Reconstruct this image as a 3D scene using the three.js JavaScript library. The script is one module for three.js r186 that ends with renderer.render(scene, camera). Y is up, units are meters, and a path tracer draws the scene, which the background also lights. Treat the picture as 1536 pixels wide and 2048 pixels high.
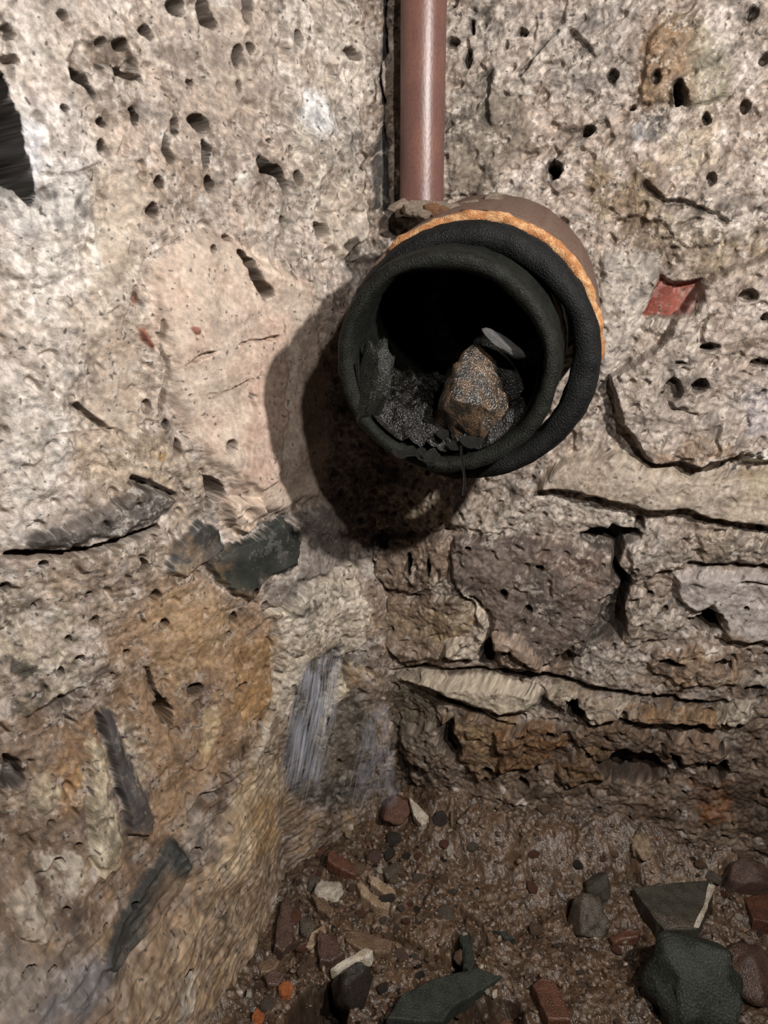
import * as THREE from 'three';
import { mergeGeometries, mergeVertices } from 'three/addons/utils/BufferGeometryUtils.js';

// ------------------------------------------------------------------ camera, light, exposure
const F = 1550, YAW = THREE.MathUtils.degToRad(14.5), PITCH = THREE.MathUtils.degToRad(-18);
const camera = new THREE.PerspectiveCamera(2 * Math.atan(1024 / F) * 180 / Math.PI, 0.75, 0.02, 20);
camera.position.set(0.1138, 0.348, 0.4147);
camera.rotation.order = 'YXZ'; camera.rotation.y = YAW; camera.rotation.x = PITCH;
camera.updateMatrixWorld(true);
const scene = new THREE.Scene();
scene.background = new THREE.Color(0.004, 0.004, 0.005);
const torch = new THREE.SpotLight(new THREE.Color(1.0, 0.955, 0.915), 0.86, 0, 0.95, 0.75, 2);
torch.position.set(0.310, 0.505, 0.360);
torch.target.position.set(-0.01, 0.27, 0.05);
camera.focus = 0.37; camera.userData.fStop = 16;
torch.castShadow = true; torch.shadow.radius = 0.35; torch.shadow.mapSize.set(2048, 2048);
torch.shadow.camera.near = 0.02; torch.shadow.camera.far = 3; torch.shadow.bias = -0.0005;
const flash = torch.clone(); flash.intensity = 0.2; flash.target = torch.target;                 // the second, weaker lamp of the light, nearer the lens
flash.position.set(0.215, 0.50, 0.425); flash.castShadow = true;
scene.add(torch, flash, torch.target);
const renderer = new THREE.WebGLRenderer({ antialias: true });
renderer.toneMapping = THREE.LinearToneMapping;
renderer.toneMappingExposure = 1.17;
renderer.shadowMap.enabled = true;

// ------------------------------------------------------------------ noise and small helpers
function rng(seed) { let s = seed >>> 0; return () => { s = (s + 0x6D2B79F5) >>> 0; let t = s; t = Math.imul(t ^ (t >>> 15), t | 1); t ^= t + Math.imul(t ^ (t >>> 7), t | 61); return ((t ^ (t >>> 14)) >>> 0) / 4294967296; }; }
const PERM = new Uint8Array(512), GX = new Float32Array(256), GY = new Float32Array(256), G3 = [];
{ const r = rng(77), p = [...Array(256).keys()]; for (let i = 255; i > 0; i--) { const j = Math.floor(r() * (i + 1)); [p[i], p[j]] = [p[j], p[i]]; }
  for (let i = 0; i < 512; i++) PERM[i] = p[i & 255];
  for (let i = 0; i < 256; i++) { const a = r() * 6.2832; GX[i] = Math.cos(a); GY[i] = Math.sin(a); const z = r() * 2 - 1, b = r() * 6.2832, q = Math.sqrt(1 - z * z); G3.push([q * Math.cos(b), q * Math.sin(b), z]); } }
function ns(x, y) {                                              // gradient noise, about -1..1
  const xi = Math.floor(x), yi = Math.floor(y), fx = x - xi, fy = y - yi, X = xi & 255, Y = yi & 255;
  const u = fx * fx * fx * (fx * (fx * 6 - 15) + 10), v = fy * fy * fy * (fy * (fy * 6 - 15) + 10);
  const A = PERM[X] + Y, B = PERM[X + 1] + Y, a = PERM[A], b = PERM[B], c = PERM[A + 1], d = PERM[B + 1];
  const n0 = GX[a] * fx + GY[a] * fy, n1 = GX[b] * (fx - 1) + GY[b] * fy, n2 = GX[c] * fx + GY[c] * (fy - 1), n3 = GX[d] * (fx - 1) + GY[d] * (fy - 1);
  const p = n0 + u * (n1 - n0), q = n2 + u * (n3 - n2);
  return 1.5 * (p + v * (q - p));
}
function ns3(x, y, z) {
  const xi = Math.floor(x), yi = Math.floor(y), zi = Math.floor(z), fx = x - xi, fy = y - yi, fz = z - zi;
  const f = (t) => t * t * t * (t * (t * 6 - 15) + 10), u = f(fx), v = f(fy), w = f(fz);
  const g = (i, j, k) => { const h = G3[PERM[(PERM[(PERM[(xi + i) & 255] + ((yi + j) & 255)) & 511] + ((zi + k) & 255)) & 511]]; return h[0] * (fx - i) + h[1] * (fy - j) + h[2] * (fz - k); };
  const L = (a, b, t) => a + (b - a) * t;
  return 1.4 * L(L(L(g(0, 0, 0), g(1, 0, 0), u), L(g(0, 1, 0), g(1, 1, 0), u), v), L(L(g(0, 0, 1), g(1, 0, 1), u), L(g(0, 1, 1), g(1, 1, 1), u), v), w);
}
const sst = (a, b, x) => { const t = Math.min(1, Math.max(0, (x - a) / (b - a))); return t * t * (3 - 2 * t); };
const ALB = 0.70;                                                // seen colour to base colour
const lin = (hex, k = ALB) => { const c = new THREE.Color(hex); return [c.r * k, c.g * k, c.b * k]; };
const dirOf = (x, y) => new THREE.Vector3((x - 768) / F, (1024 - y) / F, -1).applyQuaternion(camera.quaternion);
const at = (x, y, depth) => dirOf(x, y).multiplyScalar(depth).add(camera.position);   // a point of the place, by sight line and distance
const numbers = {};
function numbered(n) { const k = numbers[n] = (numbers[n] ?? -1) + 1; return k ? n + '_' + String(k).padStart(3, '0') : n; }
function shadows(m) { m.castShadow = m.receiveShadow = true; return m; }
function obj(name, geo, mat, parent) { const m = shadows(new THREE.Mesh(geo, mat)); m.name = numbered(name); parent.add(m); return m; }
function tag(o, label, category, group) { o.userData.label = label; o.userData.category = category; if (group) o.userData.group = group; return o; }
function thing(name, label, category, group) { const g = new THREE.Group(); g.name = numbered(name); scene.add(g); return tag(g, label, category, group); }

// ------------------------------------------------------------------ rough surfaces: relief and colour in the surface's own metres
const V3 = (a) => new THREE.Vector3(...a);
function surface(name, U, V, N, win, macro, base, fine) {
  return { name, U: V3(U), V: V3(V), N: V3(N), win, macro, base, fine, shift: name === 'wall_left' ? [0.2, 0.35] : [0.5, 0.9], feats: [], pieces: [], bins: new Map() };
}
function hit(S, px, py) {                                         // where a sight line meets the smooth shape of a surface
  const d = dirOf(px, py), p = new THREE.Vector3(); let lo = 0.1;
  const g = (t) => { p.copy(camera.position).addScaledVector(d, t); return p.dot(S.N) - S.macro(p.dot(S.U), p.dot(S.V)); };
  let hi = lo; while (hi < 1.2 && g(hi) > 0) { lo = hi; hi += 0.004; }
  for (let i = 0; i < 14; i++) { const m = (lo + hi) / 2; if (g(m) > 0) lo = m; else hi = m; }
  g(hi); return [p.dot(S.U), p.dot(S.V), hi];
}
const BIN = 0.01;
function addFeat(S, f, pts, pad) {
  f.i = S.feats.length; S.feats.push(f);
  const us = pts.map((p) => p[0]), vs = pts.map((p) => p[1]);
  for (let i = Math.floor((Math.min(...us) - pad) / BIN); i <= Math.floor((Math.max(...us) + pad) / BIN); i++)
    for (let j = Math.floor((Math.min(...vs) - pad) / BIN); j <= Math.floor((Math.max(...vs) + pad) / BIN); j++) {
      const k = i * 4096 + j; if (!S.bins.has(k)) S.bins.set(k, []); S.bins.get(k).push(f);
    }
  return f;
}
const DEF = { a: 1, w: 0.0028, soft: 0.0012, edge: 0.003, h: 0, sm: 0, k: 0, v: 0.16 };
function segs(pts, closed) { const s = []; for (let i = 0; i < pts.length - (closed ? 0 : 1); i++) { const a = pts[i], b = pts[(i + 1) % pts.length], dx = b[0] - a[0], dy = b[1] - a[1]; s.push([a[0], a[1], b[0], b[1], dx, dy, 1 / (dx * dx + dy * dy + 1e-12)]); } return s; }
function distSeg(s, u, v) { let best = 1e9; for (const q of s) { let t = ((u - q[0]) * q[4] + (v - q[1]) * q[5]) * q[6]; t = t < 0 ? 0 : t > 1 ? 1 : t; const x = u - q[0] - q[4] * t, y = v - q[1] - q[5] * t, d = x * x + y * y; if (d < best) best = d; } return Math.sqrt(best); }
function prep(o) { const f = { ...DEF, ...o }; if (f.c) f.c = lin(f.c); if (f.c2) f.c2 = lin(f.c2); return f; }
function pairs(a) { const r = []; for (let i = 0; i < a.length; i += 2) r.push([a[i], a[i + 1]]); return r; }
function patch(S, flat, o) {                                      // an area with its own colour and height
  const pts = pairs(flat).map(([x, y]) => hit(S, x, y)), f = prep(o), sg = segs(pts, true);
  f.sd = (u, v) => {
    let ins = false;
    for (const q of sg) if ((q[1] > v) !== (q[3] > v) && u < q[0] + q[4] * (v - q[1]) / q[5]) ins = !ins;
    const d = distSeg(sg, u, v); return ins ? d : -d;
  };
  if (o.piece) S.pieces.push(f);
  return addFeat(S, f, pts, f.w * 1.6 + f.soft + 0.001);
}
function line(S, flat, wide, o) {                                 // a crack or a ridge: width in metres
  const pts = pairs(flat).map(([x, y]) => hit(S, x, y)), f = prep({ edge: wide, soft: wide, w: 0.0015, ...o }), sg = segs(pts, false);
  f.sd = (u, v) => wide - distSeg(sg, u, v);
  return addFeat(S, f, pts, wide + f.w * 1.6 + f.soft + 0.001);
}
function pit(S, x, y, rx, ry, o) {                                // an oval, dark colour in it adds to the shade of a hole; radii in pixels of the photograph
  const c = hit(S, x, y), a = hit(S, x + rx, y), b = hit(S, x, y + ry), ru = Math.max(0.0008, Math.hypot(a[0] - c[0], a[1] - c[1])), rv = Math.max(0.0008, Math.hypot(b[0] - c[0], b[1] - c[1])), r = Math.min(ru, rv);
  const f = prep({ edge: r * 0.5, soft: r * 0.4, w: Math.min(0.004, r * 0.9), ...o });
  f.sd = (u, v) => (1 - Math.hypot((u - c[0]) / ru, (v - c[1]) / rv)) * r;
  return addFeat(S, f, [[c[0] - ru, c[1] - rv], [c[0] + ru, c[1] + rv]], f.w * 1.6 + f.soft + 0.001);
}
const R = { h: 0, r: 0, g: 0, b: 0, sm: 0, top: null, topsd: 0 };
function field(S, u, v, wantColour) {
  const wA = 0.5 * ns(u * 85 + 3.1, v * 85) + 0.3 * ns(u * 240, v * 240 + 9.2) + 0.13 * ns(u * 640 + 5, v * 640);
  const wL = 0.55 * ns(u * 85 + 3.1, v * 85) + 0.12 * ns(u * 240, v * 240 + 9.2);
  const wB = 0.5 * ns(u * 110 + 33.1, v * 110 + 7) + 0.35 * ns(u * 310, v * 310 + 49.2) + 0.13 * ns(u * 820 + 15, v * 820);
  R.h = 0; R.sm = 0; R.top = null;
  S.base(u, v, R, wantColour, wA, wB);
  const list = S.bins.get(Math.floor(u / BIN) * 4096 + Math.floor(v / BIN));
  if (list) for (const f of list) {
    const s0 = f.sd(u, v), d = s0 + f.w * ((f.i & 1) ? wA : wB) * 1.5;
    if (f.h) { const q = s0 + f.w * 1.5 * ((f.i & 1) ? wL : 0.4 * wB + 0.6 * wL); if (q > 0) R.h += f.h * sst(0, f.edge, q); }
    if (d < -f.soft) continue;
    if (d > 0) {
      if (f.piece) { R.top = f; R.topsd = d; }
    }
    if (f.sm) { const t = sst(0, f.soft * 2, d); R.sm = R.sm * (1 - t) + f.sm * t; }
    if (wantColour && f.c) {
      let m = f.a * sst(-f.soft, f.soft, d);
      let c0 = f.c[0], c1 = f.c[1], c2 = f.c[2];
      if (f.c2) { const t = sst(-0.25, 0.45, (f.dir ? f.dir(u, v) : 0) + 0.8 * ((f.i & 1) ? wB : wA) + 0.4 * ns(u * 60 + f.i, v * 60)); c0 += (f.c2[0] - c0) * t; c1 += (f.c2[1] - c1) * t; c2 += (f.c2[2] - c2) * t; }
      const g = 1 + f.v * (ns(u * 150 + f.i * 7, v * 150) + ns(u * 420, v * 420 + f.i * 3)); c0 *= g; c1 *= g; c2 *= g;
      if (f.k) m *= sst(-0.1, 0.3, f.k - 0.5 + 0.9 * wA + 0.5 * wB);        // broken cover: k is how much of the area it covers
      R.r += (c0 - R.r) * m; R.g += (c1 - R.g) * m; R.b += (c2 - R.b) * m;
    }
  }
    const rough = 1 - R.sm;
  if (wantColour && S.over) S.over(u + S.shift[0] * R.h, v + S.shift[1] * R.h, R, wA, wB);
  R.h += S.macro(u, v) + S.fine(u, v, rough, wA, wB);
  return R;
}
function grit(u, v, f1, f2) { return 0.6 * ns(u * f1, v * f1) + 0.4 * ns(u * f2 + 3, v * f2 + 8); }
function axisSteps(lo, hi, step, from, to, coarse) {
  const a = []; for (let x = lo; x <= hi + 1e-9; x += step) a.push(x);
  const pre = [], post = []; let s = step * 2;
  for (let x = lo - s; x > from; s = Math.min(coarse, s * 1.4), x -= s) pre.unshift(x); if (from < lo) pre.unshift(from);
  s = step * 2; const last = a[a.length - 1]; for (let x = last + s; x < to; s = Math.min(coarse, s * 1.4), x += s) post.push(x); if (to > last) post.push(to);
  return [...pre, ...a, ...post];
}
function buildSurface(S, us, vs, texW, texH, matOpt, bumpScale) {
  const nu = us.length, nv = vs.length, pos = new Float32Array(nu * nv * 3), nor = new Float32Array(nu * nv * 3), uv = new Float32Array(nu * nv * 2), own = new Int16Array(nu * nv), hs = new Float32Array(nu * nv);
  const [u0, u1, v0, v1] = S.win, p = new THREE.Vector3();
  for (let j = 0, n = 0; j < nv; j++) for (let i = 0; i < nu; i++, n++) {
    const u = us[i], v = vs[j], r = field(S, u, v, false);
    p.set(0, 0, 0).addScaledVector(S.U, u).addScaledVector(S.V, v).addScaledVector(S.N, r.h);
    pos.set([p.x, p.y, p.z], n * 3); uv[n * 2] = (u - u0) / (u1 - u0); uv[n * 2 + 1] = (v - v0) / (v1 - v0);
    own[n] = r.top ? r.top.i + 1 : 0; hs[n] = r.h;
  }
  const flip = new THREE.Vector3().crossVectors(S.U, S.V).dot(S.N) < 0;
  for (let j = 0; j < nv; j++) for (let i = 0; i < nu; i++) {
    const iu = Math.min(nu - 1, i + 1), id = Math.max(0, i - 1), ju = Math.min(nv - 1, j + 1), jd = Math.max(0, j - 1), n = j * nu + i;
    const du = (hs[j * nu + iu] - hs[j * nu + id]) / (us[iu] - us[id]), dv = (hs[ju * nu + i] - hs[jd * nu + i]) / (vs[ju] - vs[jd]);
    p.copy(S.N).addScaledVector(S.U, -du).addScaledVector(S.V, -dv).normalize(); nor.set([p.x, p.y, p.z], n * 3);
  }
  // colour and fine relief
  const col = new Uint8Array(texW * texH * 4), bmp = new Uint8Array(texW * texH * 4), enc = new Uint8Array(4097);
  for (let i = 0; i <= 4096; i++) { const x = i / 4096; enc[i] = 255 * (x < 0.0031308 ? 12.92 * x : 1.055 * Math.pow(x, 1 / 2.4) - 0.055); }
  for (let y = 0, n = 0; y < texH; y++) for (let x = 0; x < texW; x++, n += 4) {
    const u = u0 + (x + 0.5) / texW * (u1 - u0), v = v0 + (y + 0.5) / texH * (v1 - v0), r = field(S, u, v, true);
    const g1 = S.grain(u + S.shift[0] * r.h, v + S.shift[1] * r.h), k = 1 + S.grainC * g1 * (1 - 0.55 * r.sm);
    col[n] = enc[Math.max(0, Math.min(4096, r.r * k * 4096 | 0))]; col[n + 1] = enc[Math.max(0, Math.min(4096, r.g * k * 4096 | 0))]; col[n + 2] = enc[Math.max(0, Math.min(4096, r.b * k * 4096 | 0))]; col[n + 3] = 255;
    const b = 128 + 100 * (1 - 0.6 * r.sm) * (0.6 * g1 + 0.5 * ns(u * 1900, v * 1900)); bmp[n] = bmp[n + 1] = bmp[n + 2] = Math.max(0, Math.min(255, b)); bmp[n + 3] = 255;
  }
  const tex = (d, srgb) => { const t = new THREE.DataTexture(d, texW, texH); t.magFilter = t.minFilter = THREE.LinearFilter; t.wrapS = t.wrapT = THREE.MirroredRepeatWrapping; if (srgb) t.colorSpace = THREE.SRGBColorSpace; t.needsUpdate = true; return t; };
  const mat = new THREE.MeshStandardMaterial({ roughness: 0.8, metalness: 0, ...matOpt, map: tex(col, true), bumpMap: tex(bmp, false), bumpScale });
  mat.side = THREE.DoubleSide;
  // triangles, sorted by the piece they belong to
  const idx = new Map(); const push = (k, a, b, c) => { if (!idx.has(k)) idx.set(k, []); if (flip) idx.get(k).push(a, c, b); else idx.get(k).push(a, b, c); };
  for (let j = 0; j < nv - 1; j++) for (let i = 0; i < nu - 1; i++) {
    const a = j * nu + i, b = a + 1, c = a + nu, d = c + 1, k = own[a] && own[a] === own[b] && own[a] === own[c] && own[a] === own[d] ? own[a] : 0;
    push(k, a, b, d); push(k, a, d, c);
  }
  const sub = (list, skirt) => {
    const m = new Map(), P = [], Nn = [], T = [], I = [];
    const get = (n) => { let k = m.get(n); if (k === undefined) { k = P.length / 3; m.set(n, k); P.push(pos[n * 3], pos[n * 3 + 1], pos[n * 3 + 2]); Nn.push(nor[n * 3], nor[n * 3 + 1], nor[n * 3 + 2]); T.push(uv[n * 2], uv[n * 2 + 1]); } return k; };
    for (const n of list) I.push(get(n));
    if (skirt) {                                                   // the sides that run back into the mortar
      const edges = new Map();
      for (let t = 0; t < list.length; t += 3) for (let e = 0; e < 3; e++) { const a = list[t + e], b = list[t + (e + 1) % 3], k = a < b ? a + '_' + b : b + '_' + a; if (edges.has(k)) edges.delete(k); else edges.set(k, [a, b]); }
      const low = new Map(), deep = (n) => { let k = low.get(n); if (k === undefined) { k = P.length / 3; low.set(n, k); P.push(pos[n * 3] - S.N.x * skirt, pos[n * 3 + 1] - S.N.y * skirt, pos[n * 3 + 2] - S.N.z * skirt); Nn.push(nor[n * 3], nor[n * 3 + 1], nor[n * 3 + 2]); T.push(uv[n * 2], uv[n * 2 + 1]); } return k; };
      for (const [a, b] of edges.values()) { const A = get(a), B = get(b), C = deep(a), D = deep(b); I.push(A, C, B, B, C, D); }
    }
    const g = new THREE.BufferGeometry(); g.setAttribute('position', new THREE.Float32BufferAttribute(P, 3)); g.setAttribute('normal', new THREE.Float32BufferAttribute(Nn, 3)); g.setAttribute('uv', new THREE.Float32BufferAttribute(T, 2)); g.setIndex(I); return g;
  };
  const wall = obj(S.name, sub(idx.get(0)), mat, scene); wall.userData.kind = 'structure';
  for (const f of S.pieces) { const l = idx.get(f.i + 1); if (!l || l.length < 60) continue; const m = obj(f.piece, sub(l, 0.007), mat, wall); if (f.label) m.userData.label = f.label; }
  S.mat = mat; return wall;
}
const mix = (R, c, t) => { R.r += (c[0] - R.r) * t; R.g += (c[1] - R.g) * t; R.b += (c[2] - R.b) * t; };

// ================================================================== THE SETTING
const PALE = lin('#dbcec3'), BEIGE = lin('#bdab9c'), GREY = lin('#a0948a'), TAUPE = lin('#8a796a'), BROWN = lin('#6d5743'), UMBER = lin('#4b3929'), WHITE = lin('#eae3da'), TAN = lin('#a98a63'), PITDARK = lin('#2c2925'), DIRT = lin('#67503c'), DIRT2 = lin('#4b3a2b'), DIRT3 = lin('#775f49');

// ---- left wall: u runs along it from the corner towards the camera, v is up
const LW = surface('wall_left', [-0.5, 0, 0.8660254], [0, 1, 0], [0.8660254, 0, 0.5], [-0.02, 0.26, -0.02, 0.5],
  (u, v) => {
    let h = 0.62 * Math.max(0, u - 0.075) * sst(0.17, -0.02, v) * sst(0.6, 0.25, u);           // the footing that spreads at the base
    h += 0.010 * sst(0.035, 0, u) * sst(0.0, 0.05, v) * sst(0.2, 0.12, v);                   // mortar thickened in the corner
    return h;
  },
  (u, v, R, wc, wA, wB) => {
    if (!wc) return;
    const low = sst(0.2, 0.13, v + 0.03 * wA), big = ns(u * 24 + 7, v * 20), mid = ns(u * 62, v * 50 + 3);
    R.r = BEIGE[0]; R.g = BEIGE[1]; R.b = BEIGE[2];
    mix(R, PALE, 0.7 * sst(-0.2, 0.6, big + 0.9 * wA) * (1 - low));
    mix(R, GREY, 0.65 * sst(0.05, 0.55, mid - 0.4 * big + 0.3 * wB));
    mix(R, TAUPE, 0.8 * low); mix(R, BROWN, 0.35 * low); mix(R, BROWN, low * 0.85 * sst(-0.1, 0.5, mid + 0.5 * wB));
    mix(R, TAN, low * 0.5 * sst(0.1, 0.5, -mid + 0.4 * wA));
    mix(R, PALE, low * 0.5 * sst(0.28, 0.6, ns(u * 105, v * 120 + 40) + 0.5 * wA + 0.2 * big));
    mix(R, WHITE, (1 - low) * 0.7 * sst(0.3, 0.75, ns(u * 130, v * 90 + 40) + 0.5 * wB));
    mix(R, UMBER, 0.6 * sst(0.42, 0.7, ns(u * 170 + 9, v * 150) + 0.35 * wA) * (0.4 + 0.6 * low));
  },
  (u, v, ro, wA, wB) => {
    const st = sst(0.13, 0.05, v) * sst(0.03, 0.08, u);
    let h = 0.0040 * ns(u * 22, v * 22 + 2) + 0.0020 * ns(u * 60 + 8, v * 60);
    h += ro * (1 - st) * (0.0011 * ns(u * 170, v * 150) + 0.0006 * ns(u * 420, v * 380) + 0.0004 * wA - 0.0028 * sst(0.38, 0.7, ns(u * 150 + 9, v * 120)));
    h += st * (0.0012 * ns(u * 60, v * 330 + u * 60) + 0.0007 * ns(u * 130, v * 700));
    return h;
  });
LW.grain = (u, v) => { const st = sst(0.13, 0.05, v) * sst(0.03, 0.08, u); return (1 - st) * grit(u, v, 520, 1250) + st * (0.6 * ns(u * 130, v * 700 + u * 120) + 0.5 * ns(u * 420, v * 1200)); };
LW.grainC = 0.62;

// ---- back wall
const BW = surface('wall_back', [1, 0, 0], [0, 1, 0], [0, 0, 1], [-0.02, 0.26, -0.03, 0.5],
  (u, v) => 0.006 * sst(0.3, 0.2, v) * sst(0.02, 0.05, u) + 0.009 * sst(0.023, 0.006, u) * sst(0.33, 0.37, v),
  (u, v, R, wc, wA, wB) => {
    if (!wc) return;
    const low = sst(0.13, 0.06, v + 0.02 * wA), midz = sst(0.26, 0.17, v + 0.03 * wB), big = ns(u * 26 + 17, v * 26), mid = ns(u * 66, v * 66 + 3);
    R.r = BEIGE[0] * 0.8; R.g = BEIGE[1] * 0.8; R.b = BEIGE[2] * 0.8;
    mix(R, GREY, 0.75 * sst(-0.25, 0.35, big + 0.6 * wA));
    mix(R, TAUPE, 0.75 * sst(-0.05, 0.45, mid + 0.5 * wB));
    mix(R, PALE, 0.75 * sst(0.2, 0.6, -mid + 0.7 * wA + 0.3 * big) * (1 - 0.5 * low));
    mix(R, TAUPE, 0.45 * midz); mix(R, BROWN, 0.55 * midz * sst(-0.1, 0.5, mid + 0.6 * wB));
    mix(R, BROWN, 0.75 * low); mix(R, UMBER, low * 0.75 * sst(-0.1, 0.4, mid + 0.5 * wA));
    mix(R, PALE, low * 0.6 * sst(0.4, 0.7, ns(u * 150, v * 150 + 40) + 0.5 * wA));
    mix(R, UMBER, 0.6 * sst(0.4, 0.7, ns(u * 190 + 9, v * 190) + 0.35 * wA));
    mix(R, WHITE, 0.5 * (1 - low) * sst(0.42, 0.8, ns(u * 230, v * 230 + 40) + 0.6 * wB));
  },
  (u, v, ro, wA, wB) => 0.0030 * ns(u * 26, v * 26 + 12) + 0.0020 * ns(u * 70 + 8, v * 70)
    + ro * (0.0013 * ns(u * 170, v * 180) + 0.0007 * ns(u * 420, v * 420) + 0.0005 * wA - 0.0026 * sst(0.38, 0.7, ns(u * 160 + 9, v * 160))));
BW.grain = (u, v) => grit(u, v, 560, 1300); BW.grainC = 0.7;

// ---- floor: wet dirt
const FL = surface('floor', [1, 0, 0], [0, 0, 1], [0, 1, 0], [-0.16, 0.28, -0.05, 0.22],
  (u, v) => 0.030 * sst(0.035, -0.02, v) * sst(0.06, 0.24, u) + 0.010 * sst(0.03, -0.02, v) * sst(0.07, 0.0, u) + 0.026 * sst(0.06, 0.0, v) * sst(0.0, 0.05, u) * sst(0.26, 0.1, u),
  (u, v, R, wc, wA, wB) => {
    if (!wc) return;
    const big = ns(u * 24 + 27, v * 24), mid = ns(u * 70, v * 70 + 3), f = ns(u * 210, v * 210 + 4);
    R.r = DIRT[0]; R.g = DIRT[1]; R.b = DIRT[2];
    mix(R, DIRT3, 0.6 * sst(-0.1, 0.5, big + 0.5 * wA)); mix(R, DIRT2, 0.8 * sst(-0.05, 0.5, mid + 0.6 * wB));
    mix(R, UMBER, 0.6 * sst(0.1, 0.5, f)); mix(R, TAUPE, 0.45 * sst(0.25, 0.6, ns(u * 260, v * 260) + 0.3 * wA)); mix(R, lin('#6a4f3d'), 0.35 * sst(0.2, 0.5, ns(u * 130 + 6, v * 130)));
  },
  (u, v, ro, wA, wB) => 0.0050 * ns(u * 24, v * 24 + 12) + 0.0032 * ns(u * 62 + 8, v * 62)
    + ro * (0.0014 * ns(u * 140, v * 140) + 0.0009 * ns(u * 320, v * 320) + 0.0005 * ns(u * 650, v * 650) - 0.0032 * sst(0.35, 0.65, ns(u * 120 + 9, v * 120) + 0.3 * wB)));
FL.grain = (u, v) => grit(u, v, 520, 1150); FL.grainC = 0.6;

// crusts, dirt and salt that lie over stones and mortar alike
function crust(salt, dirtc, kSalt, kDirt, kTone, lowK = 1) {
  return (u, v, R, wA, wB) => {
    const n1 = ns(u * 45 + 61, v * 45), n2 = ns(u * 130 + 15, v * 130 + 71), n3 = ns(u * 330 + 5, v * 330 + 31), keep = 1 - 0.75 * R.sm;
    const g = 1 + kTone * (0.5 * n1 + 0.5 * n2 + 0.35 * n3) * (1 - 0.5 * R.sm); R.r *= g; R.g *= g; R.b *= g;
    mix(R, dirtc, kDirt * keep * sst(0.15, 0.6, n2 + 0.6 * n1 + 0.3 * wB));
    mix(R, salt, kSalt * (lowK + (1 - lowK) * sst(0.06, 0.2, v)) * keep * sst(0.15, 0.5, 0.55 * n3 + 0.5 * ns(u * 760 + 9, v * 760) + 0.75 * n2 - 0.5 * n1 - 0.1) );
    mix(R, PITDARK, 0.8 * sst(0.45, 0.65, 0.7 * ns(u * 560 + 44, v * 560) + 0.35 * ns(u * 250 + 4, v * 250 + 8) + 0.25 * n2) * (1 - 0.2 * R.sm));  // black specks put the shade of tiny pits into the colour
  };
}
LW.over = crust(lin('#e9e2d8'), lin('#695a4d'), 0.34, 0.62, 0.85, 0.35);
BW.over = crust(lin('#d2c7ba'), lin('#57483b'), 0.5, 0.65, 0.85, 0.15);
FL.over = crust(lin('#8b7b6c'), lin('#3a2e25'), 0.35, 0.55, 0.5);
// ------------------------------------------------------------------ what is set in the left wall
const ST = 'stone', MO = 'mortar_patch';
// broad tones
patch(LW, [0, 0, 330, 0, 330, 130, 200, 200, 60, 150, 0, 180], { c: '#c9bcae', c2: '#e6ddd2', a: 0.6, soft: 0.008, w: 0.006 });
patch(LW, [330, 0, 560, 0, 560, 240, 420, 260, 340, 180], { c: '#a9998b', c2: '#c1b1a0', a: 0.75, soft: 0.006, w: 0.005, sm: 0.3 });
patch(LW, [560, 0, 750, 0, 745, 420, 640, 430, 570, 260], { c: '#b5a899', c2: '#dbd0c2', a: 0.7, soft: 0.006, w: 0.005, h: 0.002 });
patch(LW, [570, 260, 660, 270, 640, 430, 590, 440, 575, 380], { c: '#e3d9cb', c2: '#b0a495', a: 0.75, soft: 0.003, w: 0.006, h: 0.002 });
patch(LW, [0, 180, 150, 190, 200, 330, 170, 520, 90, 600, 0, 560], { c: '#e6dfd8', c2: '#cdc6c2', a: 0.8, soft: 0.006, w: 0.006, h: 0.003, edge: 0.01 });
patch(LW, [0, 520, 190, 440, 250, 560, 190, 760, 130, 980, 30, 1080, 0, 1080], { c: '#e2d9cf', c2: '#c2b4a5', a: 0.75, soft: 0.008, w: 0.008, h: 0.002, edge: 0.01 });
patch(LW, [180, 330, 300, 350, 290, 560, 230, 640, 170, 560], { c: '#c2b09c', c2: '#d3c4b2', a: 0.8, soft: 0.005, w: 0.004, sm: 0.6 });
patch(LW, [140, 620, 280, 560, 330, 760, 300, 900, 160, 900], { c: '#bda995', c2: '#cfbeab', a: 0.7, soft: 0.008, w: 0.006, sm: 0.5 });
patch(LW, [150, 880, 330, 870, 420, 960, 350, 1000, 200, 990, 140, 960], { c: '#c0aa90', c2: '#9a8468', a: 0.7, soft: 0.008, w: 0.006 });
patch(LW, [660, 360, 740, 390, 735, 470, 690, 520, 645, 500, 640, 420], { piece: ST, c: '#b7a796', c2: '#cdbfae', a: 0.9, h: 0.004, sm: 0.4, soft: 0.0015 });
patch(LW, [150, 50, 300, 60, 310, 150, 250, 250, 190, 260, 140, 190], { c: '#8d7c6c', c2: '#b3a392', a: 0.75, k: 0.75, soft: 0.005, w: 0.007 });
patch(LW, [330, 60, 470, 80, 560, 180, 590, 330, 520, 400, 430, 380, 330, 330], { c: '#94857a', c2: '#b09f8f', a: 0.75, k: 0.85, soft: 0.006, w: 0.008 });
patch(LW, [280, 330, 430, 320, 430, 420, 320, 470, 280, 420], { c: '#a28f7c', c2: '#826f5f', a: 0.7, k: 0.7, soft: 0.004, w: 0.006 });
patch(LW, [490, 290, 620, 300, 640, 380, 590, 430, 520, 400], { c: '#85756a', c2: '#a89888', a: 0.75, k: 0.75, soft: 0.004, w: 0.006 });
patch(LW, [420, 460, 560, 470, 620, 560, 560, 610, 460, 570], { c: '#a3978c', c2: '#857a71', a: 0.7, k: 0.75, soft: 0.004, w: 0.006 });
patch(LW, [620, 280, 740, 200, 740, 330, 690, 360, 650, 340], { c: '#7f756c', c2: '#a0968a', a: 0.75, k: 0.85, soft: 0.003, w: 0.006 });
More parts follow.
